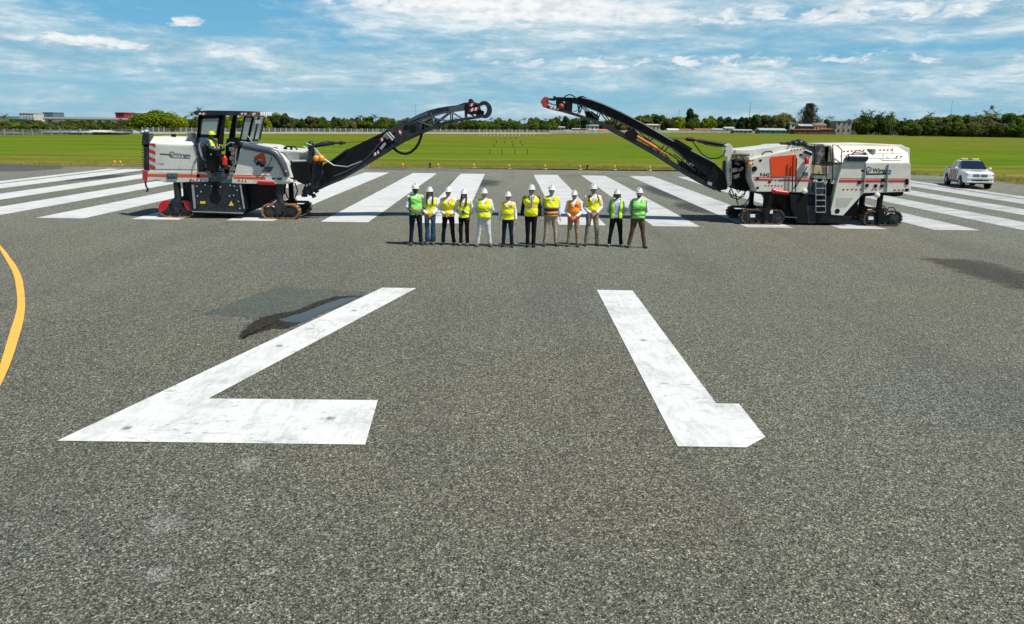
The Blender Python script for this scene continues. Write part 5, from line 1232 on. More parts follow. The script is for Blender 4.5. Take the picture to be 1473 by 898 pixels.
    b = MB(); b.ball((0, -.093, 1.561), .021, .005, .005, 10, 6); add(b, 'mouth', LIP, smooth=60)
    b = MB()
    if female:
        b.rings([ell(0, .02, 1.38, .085, .035), ell(0, .035, 1.48, .088, .05), ell(0, .03, 1.60, .088, .075), ell(0, .01, 1.69, .084, .092)])
        for s_ in (-1, 1): b.tube([(s_*.074, -.0, 1.69), (s_*.084, -.01, 1.60), (s_*.088, -.045, 1.50), (s_*.098, -.115, 1.40), (s_*.088, -.150, 1.32), (s_*(.075 if s_ > 0 else .10), -.155, 1.25)], [.014, .018, .022, .030, .028, .008], 10, fl=(1.0, 1.1))
    else: b.rings([ell(0, .028, 1.565, .066, .055), ell(0, .02, 1.62, .079, .075), ell(0, .008, 1.68, .080, .088)])
    add(b, 'hair', HAIR, smooth=60)
    if beard:
        b = MB(); b.rings([ell(0, -.036, 1.505, .03, .03, 16, 2), ell(0, -.034, 1.53, .052, .054, 16, 2), ell(0, -.022, 1.56, .068, .072, 16, 2), ell(0, -.006, 1.59, .076, .070, 16, 2)]); add(b, 'beard', HAIR, smooth=60)
    # collar and tie
    b = MB(); cm = CL['white'] if suit else CL[shirt]
    b.rings([ell(0, .006, 1.47, .080, .074, 20), ell(0, .004, 1.505, .066, .064, 20), ell(0, .004, 1.50, .060, .058, 20), ell(0, .006, 1.465, .072, .066, 20)], cap=False)
    add(b, 'collar', cm, smooth=60)
    if suit:
        b = MB(); b.prism([(-.055, 1.47), (.055, 1.47), (.02, 1.20), (-.02, 1.20)], -.165, -.12); bmesh.ops.transform(b.bm, matrix=Matrix.Identity(4), verts=b.bm.verts)
        add(b, 'shirt_front', CL['white'])
    if tie:
        b = MB(); b.prism([(-.012, 1.465), (.012, 1.465), (.024, 1.22), (0, 1.18), (-.024, 1.22)], -.172, -.15); add(b, 'tie', tie)
    if extra: extra(add, root)
    return root
YV = (1.08, 1.13)
def badge(x, z, m_, w_=.045, h=.06, y=-.165):
    def f(add, root):
        b = MB(); b.box(x-w_, x+w_, y-.012, y, z-h, z+h); add(b, 'badge', m_)
        b = MB(); b.tube([(x, y+.004, z+h), (x*.6-.04, -.15, 1.33), (-.05, -.07, 1.48)], .004, 5); b.tube([(x, y+.004, z+h), (x*.6+.04, -.15, 1.33), (.05, -.07, 1.48)], .004, 5); add(b, 'lanyard', SGL)
    return f
def flap(add, root):
    b = MB(); b.rings([ell(0, .02, 1.52, .155, .10, 24), ell(0, .02, 1.60, .125, .11, 24), ell(0, .015, 1.665, .105, .125, 24), ell(0, .015, 1.662, .098, .118, 24), ell(0, .02, 1.60, .118, .103, 24), ell(0, .02, 1.525, .148, .093, 24)], cap=False)
    bad = [f for f in b.bm.faces if f.calc_center_median().y < -.025]; bmesh.ops.delete(b.bm, geom=bad, context='FACES'); add(b, 'neck_flap', HI['lime'], smooth=60)
BLUE = mat('blue_badge', (.02, .10, .22), .4); TIE = mat('blue_tie', (.10, .22, .42), .6); PAPER = mat('paper_badge', (.5, .5, .58), .5)
person(598.5, 352.5, 264, 'tall person in green vest and navy trousers, first in the line at the left end', 'clasp', 2, vest='green', side='dkgreen', bands=((1.04, 1.09, 'pale'),), trousers='navy', shoe=1, yaw=.35, spread=.07, sleeve=.45, vee=.12)
person(619, 352, 268.7, 'long-haired person in yellow vest and flared blue jeans', 'clasp', 0, female=True, yaw=.08, vest='yellow', bands=((1.10, 1.14, 'silver'),), trousers='jeans', flare=1, shoe=2, spread=.0, build=.88, vee=.24, lower=.96)
person(645, 352.5, 269, 'person in yellow vest with peach shoulder bands, hands clasped, black trousers', 'clasp', 0, vest='yellow', shoulder='peach', bands=((1.08, 1.13, 'peach'),), trousers='black', spread=.085, yaw=-.06, vee=.22)
person(667.5, 353.5, 272, 'long-haired person in yellow vest with blue badge and black trousers', 'behind', 0, female=True, yaw=-.12, vest='yellow', bands=((1.08, 1.12, 'pale'),), trousers='black', shoe=2, spread=.02, build=.92, vee=.26, extra=badge(.0, 1.08, BLUE))
person(696, 354.8, 271, 'person with white trousers and lime-sided yellow vest, hands behind back', 'behind', 3, vest='yellow', side='pale', bands=((1.08, 1.13, 'silver'),), trousers='wht', shoe=2, spread=.115, yaw=.05, build=1.1, vee=.2, glasses=False)
person(730, 355.2, 275.7, 'short person with arms down in yellow vest with two vertical peach bands, navy trousers', 'down', 0, vest='yellow', shoulder='peach', bands=((1.05, 1.09, 'peach'),), trousers='navy', spread=.055, yaw=-.1, vee=.18, glasses=False)
person(763, 355.2, 265.4, 'person in black suit and blue tie under a yellow vest', 'down', 0, vest='yellow', bands=((1.14, 1.19, 'peach'),), shirt='suit', trousers='black', spread=.0, vee=.22, tie=TIE, suit=True)
person(791.5, 354, 266, 'person in khaki trousers and yellow vest with maroon lower bands, pale blue shirt', 'down', 3, vest='yellow', bands=((.92, .985, 'maroon'), (.985, 1.04, 'peach'), (1.04, 1.12, 'maroon'), (1.12, 1.15, 'silver')), shirt='lblue', trousers='khaki', shoe=1, spread=.085, yaw=.1, build=1.08, vee=.18)
person(823.8, 354.8, 273.8, 'person in orange vest with red lower edge and tan trousers', 'clasp', 3, vest='orange', bands=((.80, .97, 'red'),), trousers='tan', shoe=1, spread=.065, yaw=-.12, vee=.22, lower=.84)
person(850.5, 353.5, 264.2, 'tall person in yellow vest and taupe trousers with a pass hanging at the hip', 'clasp', 0, vest='yellow', shoulder='maroon', bands=((1.02, 1.06, 'peach'),), trousers='taupe', shoe=1, spread=.08, yaw=.06, build=.95, vee=.26, lower=.98, extra=badge(-.12, .90, PAPER, .035, .05, -.14))
person(884.5, 355, 272, 'person in open lime vest with bright neck flap under the helmet, black trousers', 'behind', 2, vest='lime', side='dkgreen', openv=.16, shirt='lblue', trousers='black', shoe=2, spread=.105, yaw=-.08, build=1.06, vee=.3, glasses=False, extra=flap)
person(915.5, 356.5, 270, 'bearded person in green vest and brown trousers at the right end of the line', 'behind', 3, vest='green', side='dkgreen', bands=((.98, 1.02, 'dkgreen'), (1.14, 1.18, 'dkgreen')), trousers='brown', shoe=1, spread=.15, build=1.14, vee=.14, glasses=False, beard=True)
# driver on the left machine
q = P(305.5, 207.5, 31.25)
person(300, 207, 190, 'driver in blue shirt and yellow helmet sitting under the dark canopy', 'reach', 1, vest='yellow', shirt='jeans', trousers='black', yaw=1.25, sit=Vector((P(304, 188.5, 30.42).x, 30.42, P(304, 188.5, 30.42).z-1.80)), helmet=mat('yellow_helmet', (.62, .78, .03), .4))
# ================= trees =================
def leafmat(name, lo, hi, tr=.25):
    global N, L
    m_ = bpy.data.materials.new(name); m_.use_nodes = True; N = m_.node_tree.nodes; L = m_.node_tree.links
    b = N['Principled BSDF']; b.inputs['Roughness'].default_value = .75; b.inputs['Specular IOR Level'].default_value = .15
    oi = nn('ShaderNodeObjectInfo').outputs['Random']; g = nn('ShaderNodeNewGeometry'); tc_ = nn('ShaderNodeTexCoord').outputs['Object']
    k = M('ADD', M('MULTIPLY', oi, .45), M('ADD', M('MULTIPLY', g.outputs['Random Per Island'], .25), M('MULTIPLY', nz(tc_, .55, 3, .6), .45)))
    c = ramp(k, [(.25, lo), (.8, hi)]); L.new(c, b.inputs['Base Color'])
    tl = nn('ShaderNodeBsdfTranslucent'); L.new(c, tl.inputs[0]); mx = nn('ShaderNodeMixShader'); mx.inputs[0].default_value = tr
    L.new(b.outputs[0], mx.inputs[1]); L.new(tl.outputs[0], mx.inputs[2]); L.new(mx.outputs[0], N['Material Output'].inputs[0]); return m_
LV = dict(dense=leafmat('leaves_green', (.030, .062, .008), (.14, .20, .022)), olive=leafmat('leaves_olive', (.065, .075, .020), (.20, .20, .06)), bright=leafmat('leaves_bright', (.10, .15, .006), (.32, .36, .012)),
          dark=leafmat('leaves_dark', (.014, .036, .010), (.075, .12, .025)), grey=leafmat('leaves_grey', (.09, .09, .065), (.21, .195, .14)))
BARK = mat('bark', (.13, .10, .075), .9, var=.3, vs=3)
def crown(seed, rx, ry, zc_, rz, ncl, nleaf, ls, top=1.0, flat=.0):
    rg = random.Random(seed); b = MB(); cl = []
    for i in range(ncl):
        t = rg.uniform(-1, 1); a = rg.uniform(0, 6.283); rr_2 = math.sqrt(max(0, 1-t*t))*rg.uniform(.45, .8)
        c = Vector((rx*rr_2*math.cos(a), ry*rr_2*math.sin(a), zc_+rz*t*.72)); r_ = rg.uniform(.22, .42)*min(rx, rz*1.2)
        cl.append((c, r_))
    cl.append((Vector((0, 0, zc_)), min(rx, rz)*.62))
    for i in range(nleaf):
        c, r_ = rg.choice(cl[:-1]) if rg.random() < .86 else cl[-1]
        d = Vector((rg.gauss(0, 1), rg.gauss(0, 1), rg.gauss(.15, 1))).normalized(); p = c+d*r_*rg.uniform(.72, 1.12)*Vector((1, 1, .8)).length/1.62
        if p.z < .05: p.z = rg.uniform(.05, .5)
        nrm = (d+Vector((rg.gauss(0, .55), rg.gauss(0, .55), rg.gauss(.3, .5)))).normalized(); u = nrm.cross(Vector((rg.random(), rg.random(), rg.random()+.1))).normalized(); v = nrm.cross(u)
        s_ = ls*rg.uniform(.5, 1.3); q = [p+u*s_+v*s_*.2, p+v*s_*.7, p-u*s_*.9, p-v*s_*.8-u*.1*s_]
        b._f([b.bm.verts.new(x) for x in q])
    return b
def trunk(h, r, seed=0, spread=1.2, n=5):
    b = MB(); rg = random.Random(seed); b.tube([(0, 0, 0), (.05*h*rg.uniform(-1, 1), 0, h*.45), (0, .05, h*.8)], [r, r*.75, r*.35], 7)
    for i in range(n):
        a = i*6.283/n+rg.uniform(-.3, .3); z = h*rg.uniform(.3, .6); b.tube([(0, 0, z), (math.cos(a)*spread*.6, math.sin(a)*spread*.6, z+h*.18), (math.cos(a)*spread*1.2, math.sin(a)*spread*1.2, z+h*.32)], [r*.5, r*.35, r*.15], 5)
    return b
def palm_crown(seed, h, n=17, ln=2.6):
    rg = random.Random(seed); b = MB()
    for i in range(n):
        a = i*6.283/n+rg.uniform(-.2, .2); el0 = rg.uniform(-.1, 1.15); p = Vector((0, 0, h)); d = Vector((math.cos(a)*math.cos(el0), math.sin(a)*math.cos(el0), math.sin(el0)))
        pts = [p.copy()]; L_ = ln*rg.uniform(.8, 1.1)
        for k in range(6): p = p+d*L_/6; d = (d+Vector((0, 0, -.24))).normalized(); pts.append(p.copy())
        for k in range(6):
            q0, q1 = pts[k], pts[k+1]; t = (q1-q0).normalized(); sd = t.cross(Vector((0, 0, 1))).normalized(); wd = .5*math.sin(math.pi*(k+.9)/7.2)+.08
            for s_ in (-1, 1):
                for j in range(2):
                    u0 = q0.lerp(q1, j*.5); u1 = q0.lerp(q1, j*.5+.36); tip = (u0+u1)/2+sd*s_*wd+t*.15-Vector((0, 0, wd*.45))
                    b._f([b.bm.verts.new(u0), b.bm.verts.new(u1), b.bm.verts.new(tip)])
    return b
PROTO = {}
def proto(kind, parts):
    """one of each kind of tree, kept as meshes"""
    PROTO[kind] = []
    for nm, b, m_ in parts:
        bmesh.ops.recalc_face_normals(b.bm, faces=b.bm.faces) if nm == 'trunk' else None
        me = bpy.data.meshes.new(nm); b.bm.to_mesh(me); b.bm.free(); me.materials.append(m_); PROTO[kind].append((nm, me))
for i in range(3):
    proto('dense%d' % i, [('crown', crown(10+i, 3.6, 3.4, 3.6, 3.5, 17, 4200, .34), LV['dense']), ('trunk', trunk(5, .22, i, 1.5), BARK)])
    proto('olive%d' % i, [('crown', crown(20+i, 3.9, 3.6, 3.2, 3.0, 19, 4000, .34), LV['olive']), ('trunk', trunk(4.5, .22, i, 1.5), BARK)])
    proto('dark%d' % i, [('crown', crown(30+i, 3.3, 3.2, 4.3, 3.6, 14, 3200, .34), LV['dark']), ('trunk', trunk(5.5, .25, i, 1.4), BARK)])
proto('bright0', [('crown', crown(41, 6.2, 5.0, 3.4, 3.5, 46, 14000, .26), LV['bright']), ('trunk', trunk(4.5, .35, 3, 2.5), BARK)])
proto('bright1', [('crown', crown(42, 3.6, 3.4, 2.9, 2.9, 18, 4200, .30), LV['bright']), ('trunk', trunk(4, .25, 3, 1.5), BARK)])
for i in range(2): proto('palm%d' % i, [('crown', palm_crown(50+i, 7.2), LV['dark' if i else 'olive']), ('trunk', MB().tube([(0, 0, 0), (.2, 0, 3.5), (.05, 0, 7.25)], [.2, .15, .12], 7), BARK)])
def casu():
    rg = random.Random(77); b = MB()
    for i in range(5200):
        t = rg.random()**.8; z = 1.2+6.6*t; rad = 2.5*(1-t*.82)*rg.uniform(.2, 1.05); a = rg.uniform(0, 6.283)
        lobe = .62+.55*math.sin(a*3+z*1.9)*(.4+.6*t)+.3*math.sin(a*7+z*3.1); p = Vector((math.cos(a)*rad*lobe, math.sin(a)*rad*lobe, z)); d = Vector((math.cos(a)*.5, math.sin(a)*.5, 1)).normalized()
        sd = d.cross(Vector((rg.gauss(0, 1), rg.gauss(0, 1), .1))).normalized(); l_ = rg.uniform(.25, .6); b._f([b.bm.verts.new(p-sd*.05), b.bm.verts.new(p+sd*.05), b.bm.verts.new(p+d*l_)])
    return b
proto('casuarina0', [('crown', casu(), LV['grey']), ('trunk', trunk(7.5, .22, 9, 1.0, 7), BARK)])
HT = dict(dense=7.1, olive=6.3, dark=7.9, bright0=7.2, bright1=6.0, palm=8.0, casuarina=8.2)
def tree(kind, px, base, top, label, group, Y=None, wid=None, name=None, rz=None):
    g0 = G(px, base) if Y is None else Vector((P(px, 180, Y).x, Y, 0)); h = P(px, top, g0.y).z
    k0 = kind if kind in HT else kind[:-1]; s = h/HT[k0]
    nm = name or ('palm_tree' if 'palm' in kind else 'tree')
    r_ = thing(nm, g0, label, 'palm tree' if 'palm' in kind else 'tree', group)
    r_.rotation_euler.z = rng.uniform(0, 6.28) if rz is None else rz
    w_ = s*(wid or 1); r_.scale = (w_, w_, s)
    for nm_, me in PROTO[kind]: o = bpy.data.objects.new(nm_, me); C.objects.link(o); o.parent = r_
    return r_
def belt(x0, x1, step, tops, Ys, kinds, label, group, wid=1.0, jit=.16):
    x = x0
    i = 0
    while x < x1:
        t = (x-x0)/(x1-x0); n = len(tops)-1; f = t*n; j = min(int(f), n-1); top = tops[j]+(tops[j+1]-tops[j])*(f-j)
        Y = rng.uniform(*Ys); hz_y = 177.5+.0145*(x-736)
        tp_ = top+rng.uniform(-2.0, 3.4)
        kd = rng.choice(kinds); tree(kd+str(rng.randrange(3 if kd in ('dense', 'olive', 'dark') else 2)) if kd != 'bright' else 'bright1', x, 0, tp_, label[kd] if isinstance(label, dict) else label, group, Y=Y, wid=wid*rng.uniform(.85, 1.25))
        x += step*rng.uniform(.6, 1.4); i += 1
rng = random.Random(21)
lab = lambda s_: dict(dense='mid green leafy tree '+s_, olive='olive green spreading tree '+s_, dark='dark green rounded tree '+s_, palm='palm tree '+s_, bright='bright yellow green tree '+s_)
# far left behind the grey sheds, in front of the viaduct
g_ = 'trees behind the low sheds at the far left'
belt(-40, 215, 8.5, [176, 174.5, 174, 173.5, 174, 175], (262, 310), ['dense', 'olive', 'dark', 'dense'], lab('rising to the viaduct deck at the far left'), 'trees rising to the viaduct deck', 1.15)
belt(-25, 60, 9, [181, 178, 176, 178], (195, 215), ['dense', 'olive', 'bright'], lab('between the sheds and the viaduct'), g_, 1.1)
belt(50, 180, 8, [180, 178, 177, 179], (200, 245), ['dense', 'olive', 'dense'], lab('below the viaduct deck'), g_, 1.1)
belt(168, 215, 8, [181, 178, 176], (190, 215), ['bright', 'dense'], lab('at the left foot of the big bright tree'), g_, 1.15)
tree('palm1', 8, 0, 166, 'leaning palm at the far left edge beside the blue-roofed building', None, Y=190, wid=1.0)
tree('palm1', 175, 0, 172, 'small palm in front of the red box building', None, Y=205, wid=.9)
tree('bright0', 226, 0, 158.5, 'big bright yellow green rounded tree behind the left milling machine', None, Y=205, wid=1.35, rz=.4)
tree('bright0', 252, 0, 165, 'lower bright green tree overlapping the big rounded one on its right', None, Y=212, wid=1.1, rz=2.4)
for x, t in ((268, 167), (277, 163), (288, 157), (296, 166)): tree('palm1', x, 0, t, 'dark palm standing between the bright rounded tree and the dark canopy', 'dark palms by the canopy', Y=225, wid=.8)
belt(262, 300, 7, [172, 170, 170], (228, 245), ['dark', 'dense'], lab('behind the dark palms near the canopy'), 'trees behind the dark palms')
g_ = 'trees behind the concrete post fence'
belt(296, 405, 7.5, [168, 166, 165, 164, 165], (245, 285), ['dense', 'olive', 'dense', 'bright'], lab('seen through and beside the machine cab'), g_, .95)
tree('dark1', 412, 0, 162.5, 'taller dark tree just right of the dark canopy', None, Y=262, wid=.9)
tree('dark2', 398, 0, 164.5, 'dark rounded tree behind the windscreen of the canopy', None, Y=262, wid=.95)
belt(405, 500, 7.5, [166, 169, 170, 168], (250, 300), ['dense', 'olive', 'olive', 'dark'], lab('above the first half of the post fence'), g_, .95)
belt(495, 600, 7.5, [170, 167, 169, 171, 172], (270, 330), ['dense', 'olive', 'dense', 'palm'], lab('behind the boom of the left machine'), g_, .95)
belt(598, 705, 7.5, [172, 174, 173, 173], (320, 380), ['dense', 'dense', 'olive'], lab('below the tip of the left boom'), g_, 1.0)
g_ = 'trees in the gap between the two booms'
belt(640, 800, 7, [171, 172, 171, 171], (430, 500), ['dark', 'dense', 'palm'], lab('on the skyline between the two booms'), g_, 1.05)
belt(700, 800, 7.5, [176, 175, 175], (330, 390), ['dense', 'dense', 'olive'], lab('in the gap between the two booms'), g_, 1.0)
belt(795, 850, 6, [170, 168, 169], (440, 480), ['palm', 'dark'], lab('above the small houses under the right boom'), 'palms under the right boom', .9)
belt(800, 900, 7, [174, 173, 172], (490, 560), ['dense', 'olive', 'dark'], lab('behind the houses under the right boom'), 'trees under the right boom')
g_ = 'trees behind the block wall'
belt(885, 985, 6.5, [169, 168, 166, 167, 169], (520, 600), ['dense', 'olive', 'dark', 'dense'], lab('between the right boom and the tall round tree'), g_, .9)
tree('dark0', 993, 0, 157.5, 'tall round-headed tree standing above the block wall', None, Y=520, wid=.78)
belt(978, 1050, 6.5, [170, 170, 169], (500, 560), ['dense', 'dense', 'dark', 'bright'], lab('just right of the tall round tree'), g_, .95)
belt(1045, 1110, 6.5, [173, 170, 167, 170], (510, 560), ['dark', 'olive', 'dark'], lab('around the thin radio mast'), g_, .9)
tree('dark2', 1086, 0, 164, 'broad dark tree right beside the thin radio mast', None, Y=500, wid=.85)
belt(1100, 1140, 6, [167, 165.5, 167], (500, 530), ['palm', 'olive'], lab('between the radio mast and the grey feathery tree'), 'palms left of the feathery tree', .9)
tree('casuarina0', 1162, 0, 148, 'tall grey feathery casuarina above the red walled houses', None, Y=500, wid=1.9)
belt(1140, 1215, 8, [176, 174, 173, 174], (540, 580), ['olive', 'dark', 'palm'], lab('behind the red walled houses'), 'trees behind the red walled houses', .9)
tree('palm0', 1194, 0, 167, 'lone palm right of the feathery casuarina', None, Y=520)
g_ = 'trees behind the green mesh fence'
belt(1222, 1310, 6, [170, 167, 168, 172], (455, 520), ['dark', 'dense', 'palm'], lab('right of the stair-fronted house'), g_, .95)
for x, t in ((1241, 161.5), (1251, 161), (1266, 163), (1281, 163.5)): tree('palm1', x, 0, t, 'tall palm rising over the bushes right of the stair-fronted house', 'tall palms above the right bushes', Y=480, wid=.8)
belt(1310, 1500, 6.5, [172, 168, 166, 167, 166, 166, 167], (455, 520), ['dark', 'olive', 'dense', 'dense'], lab('in the thick belt at the far right'), g_, 1.05)
belt(1300, 1500, 6.5, [180, 178, 178, 178], (432, 452), ['dark', 'olive', 'dense'], lab('low at the front of the far right belt'), g_, 1.25)
for x, t in ((1336, 163.5), (1417, 161), (1431, 161.5)): tree('palm1', x, 0, t, 'palm poking out of the thick belt at the far right', 'palms in the far right belt', Y=500, wid=.8)
# ================= fences =================
CONC = mat('pale_concrete', (.50, .49, .45), .85, var=.2, vs=2); GREYC = mat('grey_block', (.30, .29, .27), .9, var=.35, vs=.6)
WALLW = mat('render_white', (.62, .60, .55), .8, var=.15, vs=.8)
def netmat(name, col, al):
    global N, L
    m_ = bpy.data.materials.new(name); m_.use_nodes = True; N = m_.node_tree.nodes; L = m_.node_tree.links
    b = N['Principled BSDF']; b.inputs['Base Color'].default_value = (*col, 1); b.inputs['Roughness'].default_value = .8
    g = nn('ShaderNodeNewGeometry').outputs['Position']; L.new(ramp(nz(g, .4, 4, .7), [(.3, al*.75), (.7, min(1, al*1.25))]), b.inputs['Alpha']); return m_
def fence(pxs, step, hgt, label, post_m, net_m, net_al, wall_h=0, wall_m=None, cat='fence'):
    pts = [G(*p) for p in pxs]; root = thing('fence', pts[0], label, cat); n = 0
    for a, c in zip(pxs, pxs[1:]):
        k = max(1, round((c[0]-a[0])/step)); A_ = G(*a); B_ = G(*c)
        for i in range(k):
            x = a[0]+(c[0]-a[0])*i/k; y = a[1]+(c[1]-a[1])*i/k; q = G(x, y)
            if post_m and n < 98: b = MB(); b.box(q.x-.09, q.x+.09, q.y-.09, q.y+.09, 0, hgt+rng.uniform(-.05, .08)); b.build('post', post_m, root); n += 1
    if net_m:
        b = MB()
        for A_, B_ in zip(pts, pts[1:]): b._f([b.bm.verts.new(v) for v in (A_, B_, B_+Vector((0, 0, hgt*.95)), A_+Vector((0, 0, hgt*.95)))])
        b.build('mesh_panel', netmat(label[:12], net_m, net_al), root, keep=True)
    if wall_h:
        b = MB()
        for A_, B_ in zip(pts, pts[1:]):
            b.rings([[A_+Vector((0, -.1, 0)), A_+Vector((0, .1, 0)), A_+Vector((0, .1, wall_h)), A_+Vector((0, -.1, wall_h))], [B_+Vector((0, -.1, 0)), B_+Vector((0, .1, 0)), B_+Vector((0, .1, wall_h)), B_+Vector((0, -.1, wall_h))]])
        b.build('base_wall', wall_m, root)
    return root
fence([(205, 192.5), (300, 192.4), (420, 192.3), (560, 192.4), (650, 192.6), (790, 192.5)], 8, 1.55, 'long chain link fence on white concrete posts across the far grass', CONC, (.30, .32, .30), .30, .42, CONC)
fence([(-60, 195.5), (60, 194.5), (130, 194), (206, 193)], 14, 1.25, 'dark low chain link fence in front of the grey sheds at far left', GREYC, (.10, .12, .12), .55)
fence([(790, 192.4), (900, 191.6), (1000, 191.2), (1090, 191.8), (1180, 192.4)], 26, 1.9, 'low grey block wall in front of the houses under and right of the boom', CONC, None, 0, 1.3, GREYC, cat='wall')
fence([(1180, 192.4), (1250, 193.6), (1330, 195.2), (1400, 196.6), (1500, 198.6)], 17, 3.0, 'dark green mesh fence along the thick trees at the far right', GREYC, (.035, .085, .075), .62)
# ================= buildings =================
BM = dict(red=mat('red_wall', (.19, .065, .045), .85, var=.25), rust=mat('rusty_roof', (.28, .13, .085), .8, var=.3, vs=.7), zinc=mat('zinc_roof', (.50, .53, .55), .5, .3, var=.2, vs=.7), white=WALLW, cream=mat('cream_wall', (.55, .48, .34), .85, var=.15), blue=mat('blue_roof', (.04, .16, .25), .6, var=.2),
          teal=mat('teal_wall', (.05, .22, .16), .8, var=.2), dark=mat('dark_opening', (.03, .03, .035), .6), grey=GREYC, glass=mat('tower_glass', (.16, .22, .29), .25, .2, var=.15, vs=.15), crimson=mat('crimson_panel', (.36, .02, .035), .6), brown=mat('brown_panel', (.17, .12, .10), .8, var=.2), orange=mat('orange_roof', (.60, .27, .09), .7))
def house(x0, x1, base, eave, ridge, Y, wall, roof, label, depth=8, nwin=3, style='gable', cat='house', name='house', floors=1):
    a = P(x0, base, Y); c = P(x1, base, Y); ze = P((x0+x1)/2, eave, Y).z; zr = P((x0+x1)/2, ridge, Y).z; z0 = 0 if base > 150 and name != 'x' else a.z
    cx_ = (a.x+c.x)/2; root = thing(name, (cx_, Y+depth/2, 0), label, cat)
    b = MB(); b.box(a.x, c.x, Y, Y+depth, 0, ze); b.build('wall', BM[wall], root)
    b = MB(); o_ = .35
    if style == 'gable':
        b.rings([[(a.x-o_, Y-o_, ze-.05), (a.x-o_, Y-o_, ze+.1), (a.x-o_, Y+depth/2, zr), (a.x-o_, Y+depth+o_, ze+.1), (a.x-o_, Y+depth+o_, ze-.05)], [(c.x+o_, Y-o_, ze-.05), (c.x+o_, Y-o_, ze+.1), (c.x+o_, Y+depth/2, zr), (c.x+o_, Y+depth+o_, ze+.1), (c.x+o_, Y+depth+o_, ze-.05)]])
    else:
        b.rings([[(a.x-o_, Y-o_, ze), (c.x+o_, Y-o_, ze), (c.x+o_, Y-o_, ze+.18), (a.x-o_, Y-o_, ze+.18)], [(a.x-o_, Y+depth+o_, zr), (c.x+o_, Y+depth+o_, zr), (c.x+o_, Y+depth+o_, zr+.18), (a.x-o_, Y+depth+o_, zr+.18)]])
    b.build('roof', BM[roof], root)
    W_ = c.x-a.x; fh = ze/floors
    for fl_ in range(floors):
        for i in range(nwin):
            xx = a.x+W_*(i+.5)/nwin; ww = min(.9, W_/nwin*.28); zb = fl_*fh
            door = (i == nwin//2 and fl_ == 0 and floors == 1)
            b = MB(); b.box(xx-ww*.6, xx+ww*.6, Y-.05, Y+.02, zb+(.02 if door else fh*.38), zb+fh*.80); b.build('door' if door else 'window', BM['dark'], root)
    return root
# under and right of the right boom
house(801, 812, 190, 183.5, 182, 420, 'cream', 'zinc', 'small cream hut left of the white van shed under the right boom', 6, 2)
house(812, 822, 190.5, 188, 187, 400, 'white', 'zinc', 'long low white shed in front of the small cream hut', 5, 2)
house(824, 834, 190.5, 186, 184.6, 410, 'grey', 'zinc', 'grey shed with pale metal roof near the palms', 7, 2)
house(833, 847, 190.5, 186, 185, 415, 'cream', 'rust', 'brick coloured hut with brown roof beside the grey shed', 7, 3)
house(843, 861, 190, 181, 180, 470, 'white', 'zinc', 'pale flat-topped house behind the brick coloured hut', 8, 3, 'flat')
house(847, 858, 190.5, 187.2, 186, 405, 'cream', 'zinc', 'low cream hut under the pale flat-topped house', 6, 2)
house(858, 880, 190.5, 187.3, 186, 410, 'teal', 'orange', 'dark green shed with orange roof under the lower rail of the boom', 6, 3)
house(932, 949, 190, 180.5, 179, 500, 'cream', 'cream', 'pale yellow house left of the tall round tree', 9, 3, 'flat')
house(961, 976, 190, 187.4, 185, 470, 'grey', 'white', 'low shed with bright white roof right of the boom', 7, 3)
house(976, 994, 190, 187.2, 185.4, 480, 'red', 'rust', 'low brown red shed below the tall round tree', 7, 3)
house(1000, 1024, 190, 187.4, 185, 480, 'cream', 'rust', 'long hut with faded brown roof right of the tall round tree', 7, 4)
house(1026, 1042, 190, 187, 185, 480, 'grey', 'zinc', 'grey roofed shed next to the long brown roofed hut', 8, 3)
house(1043, 1056, 190, 185, 182.6, 480, 'white', 'zinc', 'small pale blue-white house left of the radio mast', 6, 2)
house(1056, 1082, 190, 187.8, 186.2, 470, 'grey', 'zinc', 'long grey roofed shed at the foot of the radio mast', 8, 4)
house(1093, 1131, 190.5, 187.6, 184.6, 465, 'teal', 'zinc', 'wide pale roofed shed left of the feathery casuarina', 9, 5)
house(1136, 1150, 190, 177.5, 176.5, 500, 'white', 'white', 'pale two-storey block left of the red walled house', 8, 2, 'flat', floors=2)
house(1143, 1182, 190.5, 187.2, 186.6, 462, 'red', 'rust', 'long red wall with rusty roof under the casuarina', 8, 5, 'flat')
house(1150, 1170, 190, 181.5, 178.6, 480, 'red', 'zinc', 'white roofed red house right behind the long red wall', 8, 3)
house(1171, 1188, 190, 180.5, 177.2, 480, 'cream', 'rust', 'cream house with red roof right of the white roofed red house', 8, 3)
house(1183, 1200, 190.5, 186.5, 185.5, 470, 'red', 'rust', 'open-fronted red shed left of the stair-fronted house', 8, 3, 'flat')
sh_ = house(1202, 1224, 191, 174.5, 174, 480, 'grey', 'grey', 'grey unfinished two-storey house with an outside stair', 9, 3, 'flat', floors=2)
b = MB()
for k in range(10): q = P(1201+k*1.1, 188-k*1.15, 478); b.box(q.x-.25, q.x+.25, 477, 478.6, q.z-.35, q.z)
b.build('outside_stair', BM['white'], sh_)
house(1289, 1310, 190, 177.5, 175.6, 560, 'white', 'rust', 'low white house with brown roof between the tall palms and the far right belt', 9, 3)
house(660, 690, 190, 183, 182, 620, 'white', 'zinc', 'pale hangar among the trees between the booms', 12, 4) if False else None
